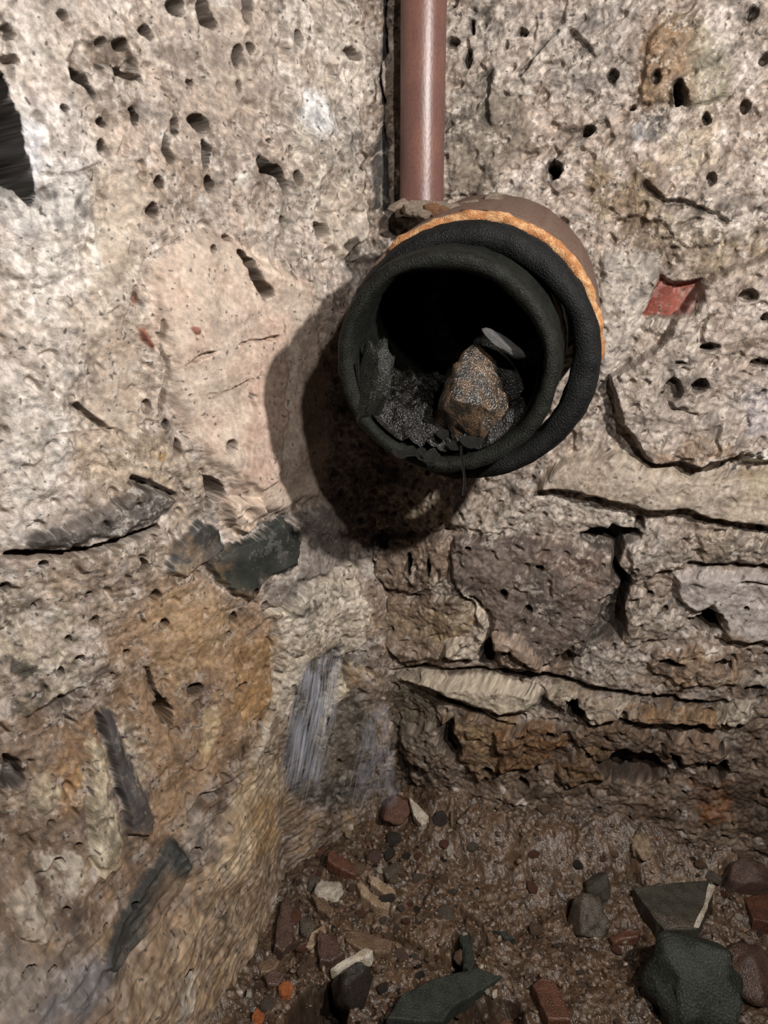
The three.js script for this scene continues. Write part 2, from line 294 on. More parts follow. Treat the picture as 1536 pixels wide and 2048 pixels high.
patch(LW, [600, 180, 650, 190, 660, 250, 620, 280, 600, 240], { c: '#e9e8e8', a: 0.8, k: 0.85, soft: 0.003, w: 0.004 });
patch(LW, [20, 250, 70, 260, 80, 350, 40, 360], { c: '#dfe0e6', a: 0.7, soft: 0.005, w: 0.004 });
// pinkish block, warm and smooth, with its cracks
patch(LW, [300, 520, 420, 440, 540, 520, 620, 560, 655, 700, 660, 900, 640, 1000, 560, 1030, 490, 1040, 440, 960, 360, 880, 330, 800, 318, 700, 285, 600], { piece: ST, label: 'smooth pinkish block', c: '#d9c5b2', c2: '#d0b6a3', a: 0.85, h: 0.005, edge: 0.008, sm: 0.8, v: 0.05, soft: 0.003 });
patch(LW, [500, 640, 560, 630, 570, 800, 540, 960, 500, 1000, 470, 960, 490, 800], { c: '#c9a592', a: 0.5, soft: 0.006, w: 0.005, v: 0.05, h: 0.003, edge: 0.003 });
line(LW, [318, 640, 320, 690, 335, 740, 332, 800, 322, 840], 0.0009, { h: -0.003, c: '#6b5646', a: 0.5 });
line(LW, [335, 745, 390, 712, 450, 690, 540, 672], 0.0006, { h: -0.003, c: '#87705e', a: 0.5 });
line(LW, [370, 790, 430, 785, 480, 765, 525, 742], 0.0006, { h: -0.0025, c: '#87705e', a: 0.4 });
line(LW, [270, 575, 250, 640, 240, 700], 0.0008, { h: -0.002, c: '#80695a', a: 0.5 });
line(LW, [150, 810, 210, 855], 0.0012, { h: -0.005, c: '#4a3c32', a: 0.6 });
line(LW, [100, 870, 200, 862, 300, 848], 0.0006, { h: -0.0015, c: '#8a7666', a: 0.5 });
line(LW, [70, 350, 140, 350, 200, 328], 0.0006, { h: -0.002, c: '#75675c', a: 0.6 });
line(LW, [290, 520, 360, 475], 0.0007, { h: -0.002, c: '#8a7666', a: 0.5 });
line(LW, [185, 455, 195, 540], 0.0016, { h: 0.001, c: '#f0e8dc', a: 0.9 });
patch(LW, [272, 655, 285, 655, 312, 690, 308, 700, 285, 682], { piece: 'brick_chip', c: '#a5705c', h: 0.003, edge: 0.002, sm: 0.5, w: 0.0008 });
pit(LW, 377, 660, 8, 7, { c: '#8a5a4c', h: 0.001 });
pit(LW, 270, 600, 6, 16, { c: '#8b6350', h: -0.002 });
// holes of the upper part, coloured dark inside to add to their shade
patch(LW, [-60, 110, 14, 150, 30, 240, 44, 320, 62, 392, 48, 414, 18, 380, -60, 345], { h: -0.09, edge: 0.0012, c: '#2b2420', a: 0.85, w: 0.001 });  // slot coloured near black in place of the shade inside it
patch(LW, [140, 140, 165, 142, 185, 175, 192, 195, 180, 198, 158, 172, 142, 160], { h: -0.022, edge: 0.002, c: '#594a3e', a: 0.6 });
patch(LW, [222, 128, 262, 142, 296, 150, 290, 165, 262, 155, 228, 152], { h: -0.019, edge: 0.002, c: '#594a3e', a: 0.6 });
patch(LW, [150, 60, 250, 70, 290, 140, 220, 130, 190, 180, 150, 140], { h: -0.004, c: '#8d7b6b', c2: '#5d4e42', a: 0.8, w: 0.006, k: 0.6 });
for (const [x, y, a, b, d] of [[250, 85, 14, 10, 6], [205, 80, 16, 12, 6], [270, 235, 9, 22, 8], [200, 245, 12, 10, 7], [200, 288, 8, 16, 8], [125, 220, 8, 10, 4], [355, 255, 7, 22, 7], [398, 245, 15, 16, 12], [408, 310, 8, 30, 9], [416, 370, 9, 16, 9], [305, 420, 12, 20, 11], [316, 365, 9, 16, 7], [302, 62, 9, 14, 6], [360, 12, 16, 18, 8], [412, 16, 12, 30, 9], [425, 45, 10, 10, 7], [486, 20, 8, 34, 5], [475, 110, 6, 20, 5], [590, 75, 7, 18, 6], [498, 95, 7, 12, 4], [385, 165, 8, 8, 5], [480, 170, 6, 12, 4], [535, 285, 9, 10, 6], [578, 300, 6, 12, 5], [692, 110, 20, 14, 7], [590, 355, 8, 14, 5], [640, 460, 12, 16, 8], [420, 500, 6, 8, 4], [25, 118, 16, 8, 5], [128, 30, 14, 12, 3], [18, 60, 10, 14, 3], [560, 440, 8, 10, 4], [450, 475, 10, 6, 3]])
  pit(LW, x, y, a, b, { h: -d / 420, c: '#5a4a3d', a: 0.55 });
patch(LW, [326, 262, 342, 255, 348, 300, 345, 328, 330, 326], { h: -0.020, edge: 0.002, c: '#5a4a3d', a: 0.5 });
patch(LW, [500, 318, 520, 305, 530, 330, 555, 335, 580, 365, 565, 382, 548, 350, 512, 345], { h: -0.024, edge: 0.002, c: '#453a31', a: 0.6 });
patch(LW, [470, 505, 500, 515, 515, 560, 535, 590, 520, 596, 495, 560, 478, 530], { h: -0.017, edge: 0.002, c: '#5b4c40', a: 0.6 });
patch(LW, [560, 420, 600, 470, 580, 540, 545, 500], { h: -0.002, c: '#9c8f80', c2: '#b9ac9c', a: 0.7, w: 0.004 });
// slanting slot and its dark stone
patch(LW, [55, 1075, 120, 1040, 200, 1010, 270, 975, 350, 985, 358, 1005, 310, 1045, 220, 1075, 120, 1098, 60, 1100], { piece: ST, label: 'dark grey wedge stone', c: '#6f6761', c2: '#413a35', a: 0.92, h: 0.004, edge: 0.004 });
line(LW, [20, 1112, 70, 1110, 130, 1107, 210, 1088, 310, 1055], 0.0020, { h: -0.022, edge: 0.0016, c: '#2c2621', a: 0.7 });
line(LW, [262, 958, 300, 972, 350, 992], 0.0018, { h: -0.006, c: '#4b3f35', a: 0.6 });
patch(LW, [400, 945, 440, 955, 452, 1000, 430, 1002, 408, 970], { h: -0.025, edge: 0.002, c: '#3c302a', a: 0.6 });
pit(LW, 357, 890, 9, 20, { h: -0.008, c: '#57453a', a: 0.6 }); pit(LW, 450, 885, 10, 13, { h: -0.008, c: '#57453a', a: 0.6 }); pit(LW, 335, 850, 6, 10, { h: -0.005, c: '#57453a', a: 0.6 }); pit(LW, 300, 815, 8, 14, { h: -0.005, c: '#57453a', a: 0.5 });
pit(LW, 325, 915, 9, 11, { c: '#a8813f', a: 0.8 }); pit(LW, 415, 1025, 6, 6, { c: '#a8813f', a: 0.8 });
patch(LW, [330, 905, 420, 930, 440, 1010, 400, 1080, 330, 1070, 350, 1000], { c: '#a19283', c2: '#bba893', a: 0.8, soft: 0.004 });
patch(LW, [440, 995, 510, 985, 520, 1030, 490, 1075, 465, 1070, 440, 1040], { piece: MO, c: '#dcc4ae', c2: '#c9ab92', h: 0.007, edge: 0.004, a: 0.9 });
patch(LW, [320, 1150, 345, 1090, 400, 1045, 440, 1060, 455, 1095, 420, 1130, 365, 1150], { piece: ST, label: 'charcoal slate stone', c: '#514e4c', c2: '#302f2a', h: 0.004, edge: 0.003, sm: 0.9 });
patch(LW, [408, 1125, 450, 1092, 512, 1060, 560, 1030, 600, 1060, 590, 1130, 520, 1165, 500, 1200, 460, 1190, 430, 1160], { piece: ST, label: 'greenish black slate stone', c: '#30332b', c2: '#20221f', h: 0.004, edge: 0.003, sm: 1 });
patch(LW, [560, 1030, 640, 1010, 690, 985, 712, 1050, 700, 1130, 640, 1160, 590, 1160, 600, 1070], { piece: MO, c: '#9a8f86', c2: '#7f766e', h: 0.003, edge: 0.004, sm: 0.55, a: 0.95 });
patch(LW, [510, 1160, 600, 1150, 640, 1180, 590, 1230, 540, 1210], { c: '#8d847d', c2: '#57514b', a: 0.8, soft: 0.003 });
// ochre stained plaster
patch(LW, [330, 1150, 410, 1125, 440, 1180, 510, 1195, 545, 1240, 560, 1320, 545, 1420, 500, 1500, 430, 1560, 380, 1600, 340, 1690, 300, 1700, 290, 1580, 240, 1450, 200, 1380, 220, 1260, 280, 1200], { c: '#a08060', c2: '#86694c', a: 0.8, sm: 0.35, soft: 0.007, w: 0.009, v: 0.09 });
patch(LW, [330, 1165, 440, 1190, 480, 1260, 440, 1340, 350, 1380, 310, 1330, 300, 1240], { c: '#b99771', c2: '#c7a985', a: 0.7, sm: 0.6, soft: 0.008, w: 0.005, v: 0.06 });
patch(LW, [470, 1300, 560, 1270, 555, 1400, 500, 1460, 460, 1400], { c: '#ad8656', a: 0.6, sm: 0.5, soft: 0.006, v: 0.06 });
patch(LW, [340, 1350, 430, 1330, 450, 1420, 390, 1470, 330, 1440], { c: '#6c5647', a: 0.65, soft: 0.006, k: 0.6, w: 0.006 });
patch(LW, [160, 1450, 200, 1420, 195, 1560, 150, 1640, 110, 1620, 110, 1500], { c: '#a17b51', c2: '#866445', a: 0.8, soft: 0.005, w: 0.005 });
patch(LW, [0, 1180, 110, 1160, 160, 1230, 150, 1400, 40, 1420, 0, 1400], { c: '#bcae98', c2: '#8f7f68', a: 0.75, k: 0.75, soft: 0.004, w: 0.006 });
patch(LW, [20, 1320, 70, 1330, 90, 1380, 60, 1440, 25, 1420], { c: '#3f3b31', a: 0.8, k: 0.8, w: 0.005 });
patch(LW, [40, 1430, 100, 1400, 170, 1370, 180, 1380, 110, 1420, 50, 1450], { c: '#4a3c33', a: 0.7, h: -0.003, w: 0.002 });
patch(LW, [0, 1500, 40, 1510, 50, 1560, 20, 1580, 0, 1570], { h: -0.008, c: '#3f3835', a: 0.8 });
patch(LW, [60, 1540, 110, 1550, 110, 1620, 80, 1640, 60, 1600], { c: '#c7b99f', c2: '#a8967b', a: 0.85, k: 0.85, h: 0.002 });
patch(LW, [180, 1470, 205, 1500, 240, 1660, 250, 1740, 200, 1760, 170, 1690, 160, 1580, 175, 1540], { piece: MO, c: '#c9bb9f', c2: '#a7977c', a: 0.9, h: 0.003, w: 0.004 });
patch(LW, [190, 1415, 228, 1420, 242, 1480, 280, 1560, 312, 1640, 300, 1672, 250, 1668, 235, 1600, 215, 1520], { piece: ST, label: 'dark grey slate strip', c: '#524c4b', c2: '#3a3635', a: 0.97, h: 0.004, edge: 0.003, sm: 0.85, w: 0.0016 });
patch(LW, [250, 1670, 290, 1680, 290, 1760, 250, 1760], { c: '#5c4f45', a: 0.8, w: 0.004 });
patch(LW, [312, 1410, 335, 1400, 350, 1420, 345, 1460, 325, 1440], { h: -0.024, edge: 0.002, c: '#332a23', a: 0.6 });
line(LW, [300, 1340, 312, 1385, 330, 1410], 0.0008, { h: -0.004, c: '#3b3027', a: 0.6 });
patch(LW, [410, 1420, 430, 1415, 440, 1440, 420, 1500, 410, 1560, 402, 1500], { c: '#cdb591', c2: '#b0936a', a: 0.85, w: 0.002 });
patch(LW, [230, 1430, 300, 1450, 310, 1540, 290, 1600, 255, 1510], { c: '#b5a791', c2: '#6a5a4c', a: 0.8, k: 0.6, w: 0.005 });
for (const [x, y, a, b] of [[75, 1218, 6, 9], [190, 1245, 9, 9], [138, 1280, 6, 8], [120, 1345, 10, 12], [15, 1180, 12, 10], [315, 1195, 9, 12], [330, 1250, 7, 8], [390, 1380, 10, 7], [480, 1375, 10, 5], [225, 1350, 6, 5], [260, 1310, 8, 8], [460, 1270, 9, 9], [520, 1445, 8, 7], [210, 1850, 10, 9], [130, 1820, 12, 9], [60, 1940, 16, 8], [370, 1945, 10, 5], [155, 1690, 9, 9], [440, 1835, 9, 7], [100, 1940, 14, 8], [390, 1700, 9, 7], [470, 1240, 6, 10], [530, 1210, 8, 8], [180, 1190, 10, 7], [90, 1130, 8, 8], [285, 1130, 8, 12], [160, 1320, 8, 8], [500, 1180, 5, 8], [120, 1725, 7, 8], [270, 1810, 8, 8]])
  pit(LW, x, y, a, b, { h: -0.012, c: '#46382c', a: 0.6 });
patch(LW, [0, 1600, 110, 1650, 160, 1700, 160, 1800, 80, 1880, 0, 1860], { c: '#7a6450', c2: '#5f4b3b', a: 0.85, soft: 0.006, w: 0.006 });
patch(LW, [90, 1720, 150, 1700, 180, 1760, 150, 1800, 100, 1770], { c: '#cfc3b0', a: 0.8, k: 0.7, w: 0.005 });
patch(LW, [20, 1780, 70, 1770, 100, 1830, 90, 1880, 40, 1880], { c: '#c3b5a3', c2: '#9c8a74', a: 0.8, w: 0.005, h: 0.003 });
patch(LW, [250, 1660, 340, 1690, 330, 1760, 260, 1830, 180, 1900, 100, 1900, 120, 1800, 200, 1760], { c: '#745a45', c2: '#8c7259', a: 0.75, k: 0.85, soft: 0.004, w: 0.007 });
patch(LW, [0, 1440, 110, 1420, 190, 1440, 170, 1540, 60, 1540, 0, 1500], { c: '#7d634c', c2: '#96795b', a: 0.75, k: 0.85, soft: 0.004, w: 0.007 });
patch(LW, [110, 1110, 300, 1080, 420, 1090, 330, 1180, 240, 1240, 160, 1250, 90, 1180], { c: '#a08d77', c2: '#8a745e', a: 0.7, k: 0.8, soft: 0.004, w: 0.007 });
// black band and the pale footing that streaks out of the corner
patch(LW, [345, 1680, 375, 1700, 385, 1730, 370, 1790, 320, 1850, 270, 1910, 230, 1950, 195, 1935, 215, 1880, 260, 1800, 300, 1740], { piece: ST, label: 'greenish black slate band', c: '#34352f', c2: '#22221f', a: 0.97, h: 0.003, sm: 0.85, w: 0.002 });
patch(LW, [195, 1900, 225, 1955, 170, 2048, 20, 2048, 80, 1980, 130, 1930], { c: '#6f6a6c', c2: '#8e8580', a: 0.85, w: 0.004, soft: 0.003 });
patch(LW, [0, 1900, 100, 1940, 40, 2048, 0, 2048], { c: '#8a8078', c2: '#a89b8c', a: 0.7, soft: 0.006 });
patch(LW, [500, 1520, 560, 1480, 590, 1580, 560, 1700, 530, 1850, 480, 1960, 440, 2060, 180, 2060, 260, 1960, 360, 1830, 420, 1700], { c: '#aa9175', c2: '#82694f', a: 0.85, soft: 0.005, w: 0.006, h: 0.003, edge: 0.012 });
patch(LW, [470, 1540, 540, 1500, 560, 1560, 520, 1660, 470, 1760, 430, 1740, 450, 1640], { c: '#c7b294', c2: '#a98e6c', a: 0.75, soft: 0.006, w: 0.005, sm: 0.3 });
patch(LW, [500, 1600, 545, 1590, 550, 1680, 510, 1700, 490, 1660], { c: '#9a7a50', a: 0.7, soft: 0.004 });
patch(LW, [380, 1620, 440, 1640, 430, 1720, 390, 1720, 370, 1660], { c: '#aea094', c2: '#8b7565', a: 0.7, soft: 0.004, w: 0.004 });
patch(LW, [330, 1740, 400, 1760, 360, 1860, 250, 2000, 200, 2060, 170, 2060, 260, 1940], { c: '#8a6e55', c2: '#a98e72', a: 0.6, soft: 0.006, w: 0.005 });
patch(LW, [360, 1950, 390, 1940, 385, 2010, 350, 2048, 340, 2010], { c: '#c6bcae', a: 0.7, k: 0.7, w: 0.004 });
patch(LW, [420, 1950, 450, 1940, 440, 2000, 410, 2010], { c: '#7c6449', a: 0.8, w: 0.003 });
// mortar standing in the corner
patch(LW, [545, 1220, 640, 1150, 705, 1120, 735, 1200, 735, 1300, 650, 1340, 590, 1420, 555, 1500, 500, 1520, 540, 1420, 560, 1320], { c: '#d9cbb8', c2: '#b7a792', a: 0.85, soft: 0.004, w: 0.005, h: 0.003 });
patch(LW, [600, 1330, 680, 1290, 700, 1360, 640, 1480, 640, 1560, 590, 1600, 570, 1540, 575, 1440], { c: '#5f5b58', c2: '#48443c', a: 0.9, soft: 0.003, w: 0.003, h: -0.002 });
patch(LW, [640, 1420, 720, 1380, 760, 1440, 740, 1600, 640, 1620, 590, 1590], { c: '#4d463c', c2: '#6b6156', a: 0.85, soft: 0.004, w: 0.005 });
patch(BW, [730, 1400, 800, 1400, 820, 1560, 740, 1600], { c: '#4b4136', c2: '#675a4c', a: 0.8, soft: 0.004, w: 0.005 });
patch(LW, [675, 1340, 690, 1320, 695, 1400, 655, 1440, 650, 1500, 632, 1490, 640, 1420], { c: '#cfc2ab', c2: '#a8997f', a: 0.9, w: 0.003, h: 0.003 });
patch(LW, [540, 1440, 600, 1420, 560, 1520, 500, 1540], { c: '#7a6654', c2: '#a3937d', a: 0.8, w: 0.004 });
line(LW, [480, 1545, 440, 1575, 400, 1600, 380, 1640], 0.0016, { h: -0.004, c: '#4b3c30', a: 0.7 });
line(LW, [500, 1280, 520, 1260, 540, 1240], 0.0012, { h: -0.003, c: '#6a5240', a: 0.6 });

// ------------------------------------------------------------------ what is set in the back wall
patch(BW, [890, 0, 1110, 0, 1090, 120, 1000, 200, 900, 180], { c: '#a4978b', c2: '#c2b5a8', a: 0.6, soft: 0.008, w: 0.006 });
patch(BW, [1090, 0, 1290, 0, 1270, 200, 1200, 250, 1120, 200], { c: '#aba199', c2: '#8f857c', a: 0.65, soft: 0.006, w: 0.006 });
patch(BW, [880, 230, 1030, 170, 1060, 290, 1000, 350, 960, 400, 890, 400], { c: '#71665a', c2: '#8d8071', a: 0.9, soft: 0.005, w: 0.005, sm: 0.25 });
patch(BW, [960, 150, 985, 140, 980, 250, 960, 240], { h: -0.005, c: '#4c4a40', a: 0.7, k: 0.8 });
patch(BW, [1030, 140, 1100, 60, 1120, 60, 1110, 110, 1050, 170], { h: 0.002, c: '#b9aea2', a: 0.7 });
line(BW, [1040, 150, 1070, 110, 1115, 60], 0.0012, { h: -0.004, c: '#6d6257', a: 0.6 });
line(BW, [1140, 60, 1170, 90, 1190, 115], 0.0016, { h: -0.004, c: '#5e544a', a: 0.6 });
patch(BW, [1275, 210, 1282, 120, 1305, 70, 1330, 35, 1395, 25, 1420, 60, 1470, 130, 1450, 205, 1370, 215, 1300, 210], { piece: ST, label: 'brown stained stone', c: '#8d7860', c2: '#a39a86', a: 0.9, h: 0.003, soft: 0.003, dir: (u) => (u - 0.135) * 45 });
patch(BW, [1285, 100, 1330, 40, 1400, 45, 1395, 120, 1380, 200, 1290, 205, 1280, 150], { c: '#7b5d42', c2: '#967656', a: 0.7, soft: 0.004, w: 0.006 });
patch(BW, [1345, 165, 1362, 152, 1378, 180, 1376, 215, 1348, 222, 1345, 200], { h: -0.024, edge: 0.002, c: '#2e2721', a: 0.7 });
pit(BW, 1312, 155, 9, 12, { h: -0.006, c: '#39312a', a: 0.7 });
patch(BW, [1290, 235, 1325, 235, 1328, 270, 1310, 290, 1292, 270], { c: '#6f6a66', c2: '#8a8480', a: 0.9, h: -0.003 });
patch(BW, [1265, 245, 1292, 240, 1295, 280, 1275, 290], { c: '#cfcac8', a: 0.8 });
patch(BW, [1110, 255, 1165, 238, 1190, 265, 1170, 280, 1120, 285], { h: -0.006, edge: 0.005, c: '#8d8075', a: 0.7 }); pit(BW, 1175, 260, 12, 12, { h: -0.012, c: '#352e29', a: 0.7 });
patch(BW, [1088, 335, 1108, 318, 1125, 340, 1120, 360, 1098, 365], { h: -0.024, edge: 0.002, c: '#2c2621', a: 0.7 });
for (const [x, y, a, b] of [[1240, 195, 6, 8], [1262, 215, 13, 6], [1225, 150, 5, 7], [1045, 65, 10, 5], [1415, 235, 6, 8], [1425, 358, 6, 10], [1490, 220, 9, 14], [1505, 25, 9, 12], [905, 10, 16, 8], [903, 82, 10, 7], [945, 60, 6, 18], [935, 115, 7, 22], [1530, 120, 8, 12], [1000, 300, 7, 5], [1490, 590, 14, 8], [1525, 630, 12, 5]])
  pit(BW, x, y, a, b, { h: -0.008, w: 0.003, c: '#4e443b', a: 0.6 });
patch(BW, [1180, 330, 1290, 330, 1330, 400, 1320, 470, 1230, 450, 1190, 420], { c: '#74614a', c2: '#968268', a: 0.9, k: 0.9, soft: 0.005, w: 0.006 });
patch(BW, [1220, 420, 1330, 440, 1360, 470, 1340, 540, 1260, 480], { c: '#5d4c3c', c2: '#7f6e5b', a: 0.9, k: 0.9, w: 0.006, h: -0.003 });
patch(BW, [1300, 400, 1440, 415, 1460, 460, 1400, 500, 1320, 480], { c: '#c3b39e', c2: '#97876f', a: 0.7, k: 0.7, w: 0.006, h: 0.002 });
line(BW, [1290, 370, 1330, 405, 1370, 405, 1430, 430, 1450, 445], 0.0022, { h: -0.006, c: '#4c4035', a: 0.6 });
patch(BW, [1330, 270, 1420, 250, 1440, 330, 1380, 350, 1330, 330], { c: '#b6a48c', c2: '#c9bca9', a: 0.7, soft: 0.004 });
patch(BW, [1370, 320, 1450, 320, 1470, 400, 1400, 400], { c: '#a79a8d', a: 0.7, soft: 0.005, sm: 0.3 });
patch(BW, [1360, 500, 1430, 460, 1536, 480, 1536, 560, 1420, 560, 1380, 540], { c: '#86765f', c2: '#6d5d4a', a: 0.85, k: 0.85, soft: 0.005, w: 0.006 });
// smooth grey slab beside the drain
patch(BW, [1195, 520, 1215, 495, 1320, 510, 1310, 570, 1285, 630, 1270, 690, 1230, 750, 1195, 760, 1190, 640], { piece: ST, label: 'pale grey slab', c: '#aba197', c2: '#c0b5a8', a: 0.9, h: 0.003, edge: 0.004, sm: 0.35, soft: 0.002 });
// red brick showing in its hole
patch(BW, [1285, 632, 1300, 590, 1318, 545, 1345, 560, 1410, 552, 1406, 600, 1385, 632, 1330, 640], { h: -0.007, edge: 0.0025, w: 0.001 });
patch(BW, [1288, 630, 1302, 592, 1322, 548, 1345, 566, 1403, 560, 1398, 598, 1380, 626, 1330, 634], { piece: 'brick', label: 'red brick face in a hole', c: '#8a4130', c2: '#7d3a2c', a: 1, sm: 0.92, v: 0.05, w: 0.001, soft: 0.0008 });
patch(BW, [1280, 640, 1390, 640, 1380, 665, 1330, 690, 1280, 665], { c: '#cdc3b8', a: 0.7, h: 0.002, k: 0.85 });
// overhanging coat above the curved shadow
patch(BW, [1215, 745, 1300, 700, 1400, 560, 1540, 500, 1560, 900, 1470, 912, 1400, 928, 1300, 922, 1272, 890, 1240, 845, 1222, 800], { piece: MO, label: 'overhanging rough render', c: '#a3958a', c2: '#8d7e71', a: 0.55, h: 0.0125, edge: 0.003, soft: 0.003, w: 0.003 });
patch(BW, [1260, 700, 1400, 690, 1480, 780, 1440, 880, 1330, 890, 1280, 840, 1250, 760], { c: '#9a8d84', c2: '#b4a798', a: 0.55, soft: 0.006, w: 0.006, sm: 0.2 });
patch(BW, [1300, 880, 1440, 860, 1460, 905, 1380, 925, 1310, 915], { c: '#a98e72', c2: '#8a7059', a: 0.7, k: 0.7, soft: 0.003 });
patch(BW, [1480, 780, 1536, 770, 1536, 860, 1490, 860], { c: '#b6adad', a: 0.7, soft: 0.004 });
pit(BW, 1412, 690, 20, 9, { h: -0.010, c: '#40362e', a: 0.6 }); pit(BW, 1340, 770, 16, 20, { h: -0.008, c: '#54483e', a: 0.6 }); pit(BW, 1395, 765, 18, 13, { h: -0.011, c: '#40362e', a: 0.6 });
pit(BW, 1515, 720, 20, 6, { h: -0.006, c: '#54483e', a: 0.6 }); pit(BW, 1360, 720, 16, 6, { h: -0.005, c: '#6d5f50', a: 0.5 });
line(BW, [1320, 780, 1340, 810, 1385, 820], 0.0016, { h: -0.004, c: '#8b7e73', a: 0.4 });
patch(BW, [1470, 898, 1536, 890, 1570, 905, 1560, 925, 1480, 922], { c: '#dfd9d0', a: 0.85, h: 0.007, edge: 0.003, sm: 0.3, w: 0.001 });
// smooth plaster shelf
patch(BW, [1085, 950, 1130, 905, 1230, 895, 1290, 915, 1380, 940, 1560, 930, 1560, 1055, 1420, 1040, 1370, 1020, 1300, 1022, 1240, 1010, 1160, 985, 1060, 985], { piece: MO, label: 'smooth beige plaster band', c: '#b4a593', c2: '#a39280', a: 0.9, h: 0.0095, edge: 0.004, sm: 0.6, v: 0.08, soft: 0.002, w: 0.0022 });
patch(BW, [1480, 940, 1560, 935, 1560, 990, 1490, 985], { c: '#a08a6b', c2: '#b9aa90', a: 0.7, soft: 0.004 });
patch(BW, [1080, 985, 1230, 1010, 1290, 1025, 1350, 1040, 1270, 1080, 1150, 1080, 1040, 1060, 1000, 1020], { c: '#bdb1a4', c2: '#a2958a', a: 0.75, soft: 0.004, w: 0.004 });
patch(BW, [880, 1010, 1000, 990, 1050, 1030, 1000, 1070, 900, 1060], { c: '#c4b6a6', c2: '#a6957f', a: 0.7, soft: 0.004, w: 0.005, h: 0.003 });
// block courses under the drain
patch(BW, [745, 1075, 800, 1062, 895, 1068, 902, 1120, 895, 1165, 830, 1190, 770, 1180, 748, 1140], { piece: ST, label: 'small brown block', c: '#85705e', c2: '#6b5848', a: 0.85, h: 0.004, edge: 0.003 });
patch(BW, [905, 1068, 1000, 1065, 1130, 1085, 1205, 1110, 1215, 1140, 1255, 1170, 1205, 1200, 1195, 1240, 1165, 1300, 1085, 1330, 1040, 1300, 985, 1285, 975, 1220, 915, 1175, 900, 1120], { piece: ST, label: 'broad mauve brown stone', c: '#72635a', c2: '#55483f', a: 0.95, h: 0.006, edge: 0.003, sm: 0.3, v: 0.2, w: 0.004 });
patch(BW, [1060, 1100, 1200, 1110, 1215, 1170, 1150, 1170], { c: '#8e7566', a: 0.6, k: 0.7, w: 0.004, soft: 0.003 });
patch(BW, [770, 1195, 850, 1188, 930, 1185, 968, 1230, 960, 1270, 880, 1320, 800, 1325, 765, 1280], { piece: ST, label: 'tan block', c: '#8b7561', c2: '#9d8869', a: 0.88, h: 0.004, edge: 0.003, v: 0.1, sm: 0.3 });
patch(BW, [930, 1180, 960, 1190, 980, 1230, 975, 1280, 955, 1325, 885, 1310, 890, 1285, 940, 1265, 955, 1240], { piece: MO, c: '#cfc2b0', c2: '#b5a592', a: 0.95, h: 0.007, edge: 0.003, w: 0.003 });
patch(BW, [985, 1255, 1050, 1260, 1090, 1320, 1100, 1345, 1000, 1330, 985, 1300], { piece: MO, c: '#b19b88', c2: '#8f7866', a: 0.9, h: 0.008, edge: 0.004, w: 0.003 });
patch(BW, [955, 1290, 985, 1275, 1000, 1310, 985, 1330, 960, 1325], { h: -0.009, edge: 0.003, c: '#3a3028', a: 0.7 });
patch(BW, [1105, 1300, 1150, 1280, 1145, 1330, 1110, 1340], { h: -0.006, edge: 0.003, c: '#5a493d', a: 0.6 });
patch(BW, [1150, 1065, 1215, 1060, 1222, 1045, 1250, 1055, 1290, 1065, 1285, 1080, 1250, 1085, 1245, 1130, 1268, 1160, 1250, 1200, 1252, 1250, 1240, 1280, 1170, 1288, 1195, 1240, 1200, 1205, 1235, 1175, 1215, 1135, 1215, 1105, 1160, 1085], { h: -0.022, edge: 0.004, c: '#332a22', a: 0.75, w: 0.0022 });
patch(BW, [1255, 1090, 1330, 1050, 1360, 1060, 1400, 1110, 1320, 1150, 1270, 1170, 1250, 1130], { c: '#b0a49a', c2: '#8a7c70', a: 0.8, k: 0.85, h: 0.004, w: 0.005 });
patch(BW, [1270, 1030, 1290, 1030, 1290, 1060, 1270, 1060], { h: -0.007, c: '#3f352d', a: 0.6 });
patch(BW, [1380, 1030, 1536, 1060, 1536, 1130, 1400, 1130], { c: '#8e7f70', c2: '#a49482', a: 0.75, h: 0.002, w: 0.004 });
line(BW, [1380, 1130, 1450, 1132, 1560, 1136], 0.0018, { h: -0.005, edge: 0.002, c: '#5b4d42', a: 0.6 });
patch(BW, [1345, 1145, 1400, 1135, 1560, 1142, 1560, 1290, 1450, 1285, 1440, 1240, 1420, 1215, 1385, 1230, 1345, 1200], { piece: ST, label: 'smooth lilac grey stone', c: '#b3a8a1', c2: '#a08974', a: 0.95, h: 0.006, edge: 0.004, sm: 0.6, v: 0.07, dir: (u, v) => (0.158 - v) * 60 });
line(BW, [1460, 1160, 1500, 1158, 1560, 1165], 0.0005, { h: -0.002, c: '#54483e', a: 0.8 });
patch(BW, [1372, 1240, 1405, 1235, 1412, 1220, 1440, 1225, 1448, 1260, 1425, 1275, 1400, 1255], { h: -0.020, edge: 0.002, c: '#2f271f', a: 0.7 });
patch(BW, [1270, 1180, 1340, 1180, 1370, 1240, 1330, 1290, 1260, 1290, 1250, 1240], { c: '#a89a8b', c2: '#7e6c5d', a: 0.75, k: 0.8, h: 0.003, w: 0.005 });
patch(BW, [1140, 1330, 1190, 1300, 1270, 1285, 1290, 1330, 1260, 1360, 1180, 1350], { c: '#aca095', c2: '#8c7f74', a: 0.85, w: 0.004 });
patch(BW, [1290, 1300, 1380, 1290, 1480, 1310, 1480, 1370, 1380, 1380, 1300, 1350], { c: '#7d6248', c2: '#9c8166', a: 0.75, k: 0.8, w: 0.006, h: 0.003 });
pit(BW, 1445, 1325, 22, 12, { h: -0.009, c: '#352a22', a: 0.7 }); pit(BW, 1340, 1325, 20, 10, { h: -0.007, c: '#443529', a: 0.7 });
patch(BW, [1410, 1288, 1450, 1295, 1440, 1310, 1405, 1305], { c: '#d6ccbe', a: 0.8, h: 0.003 });
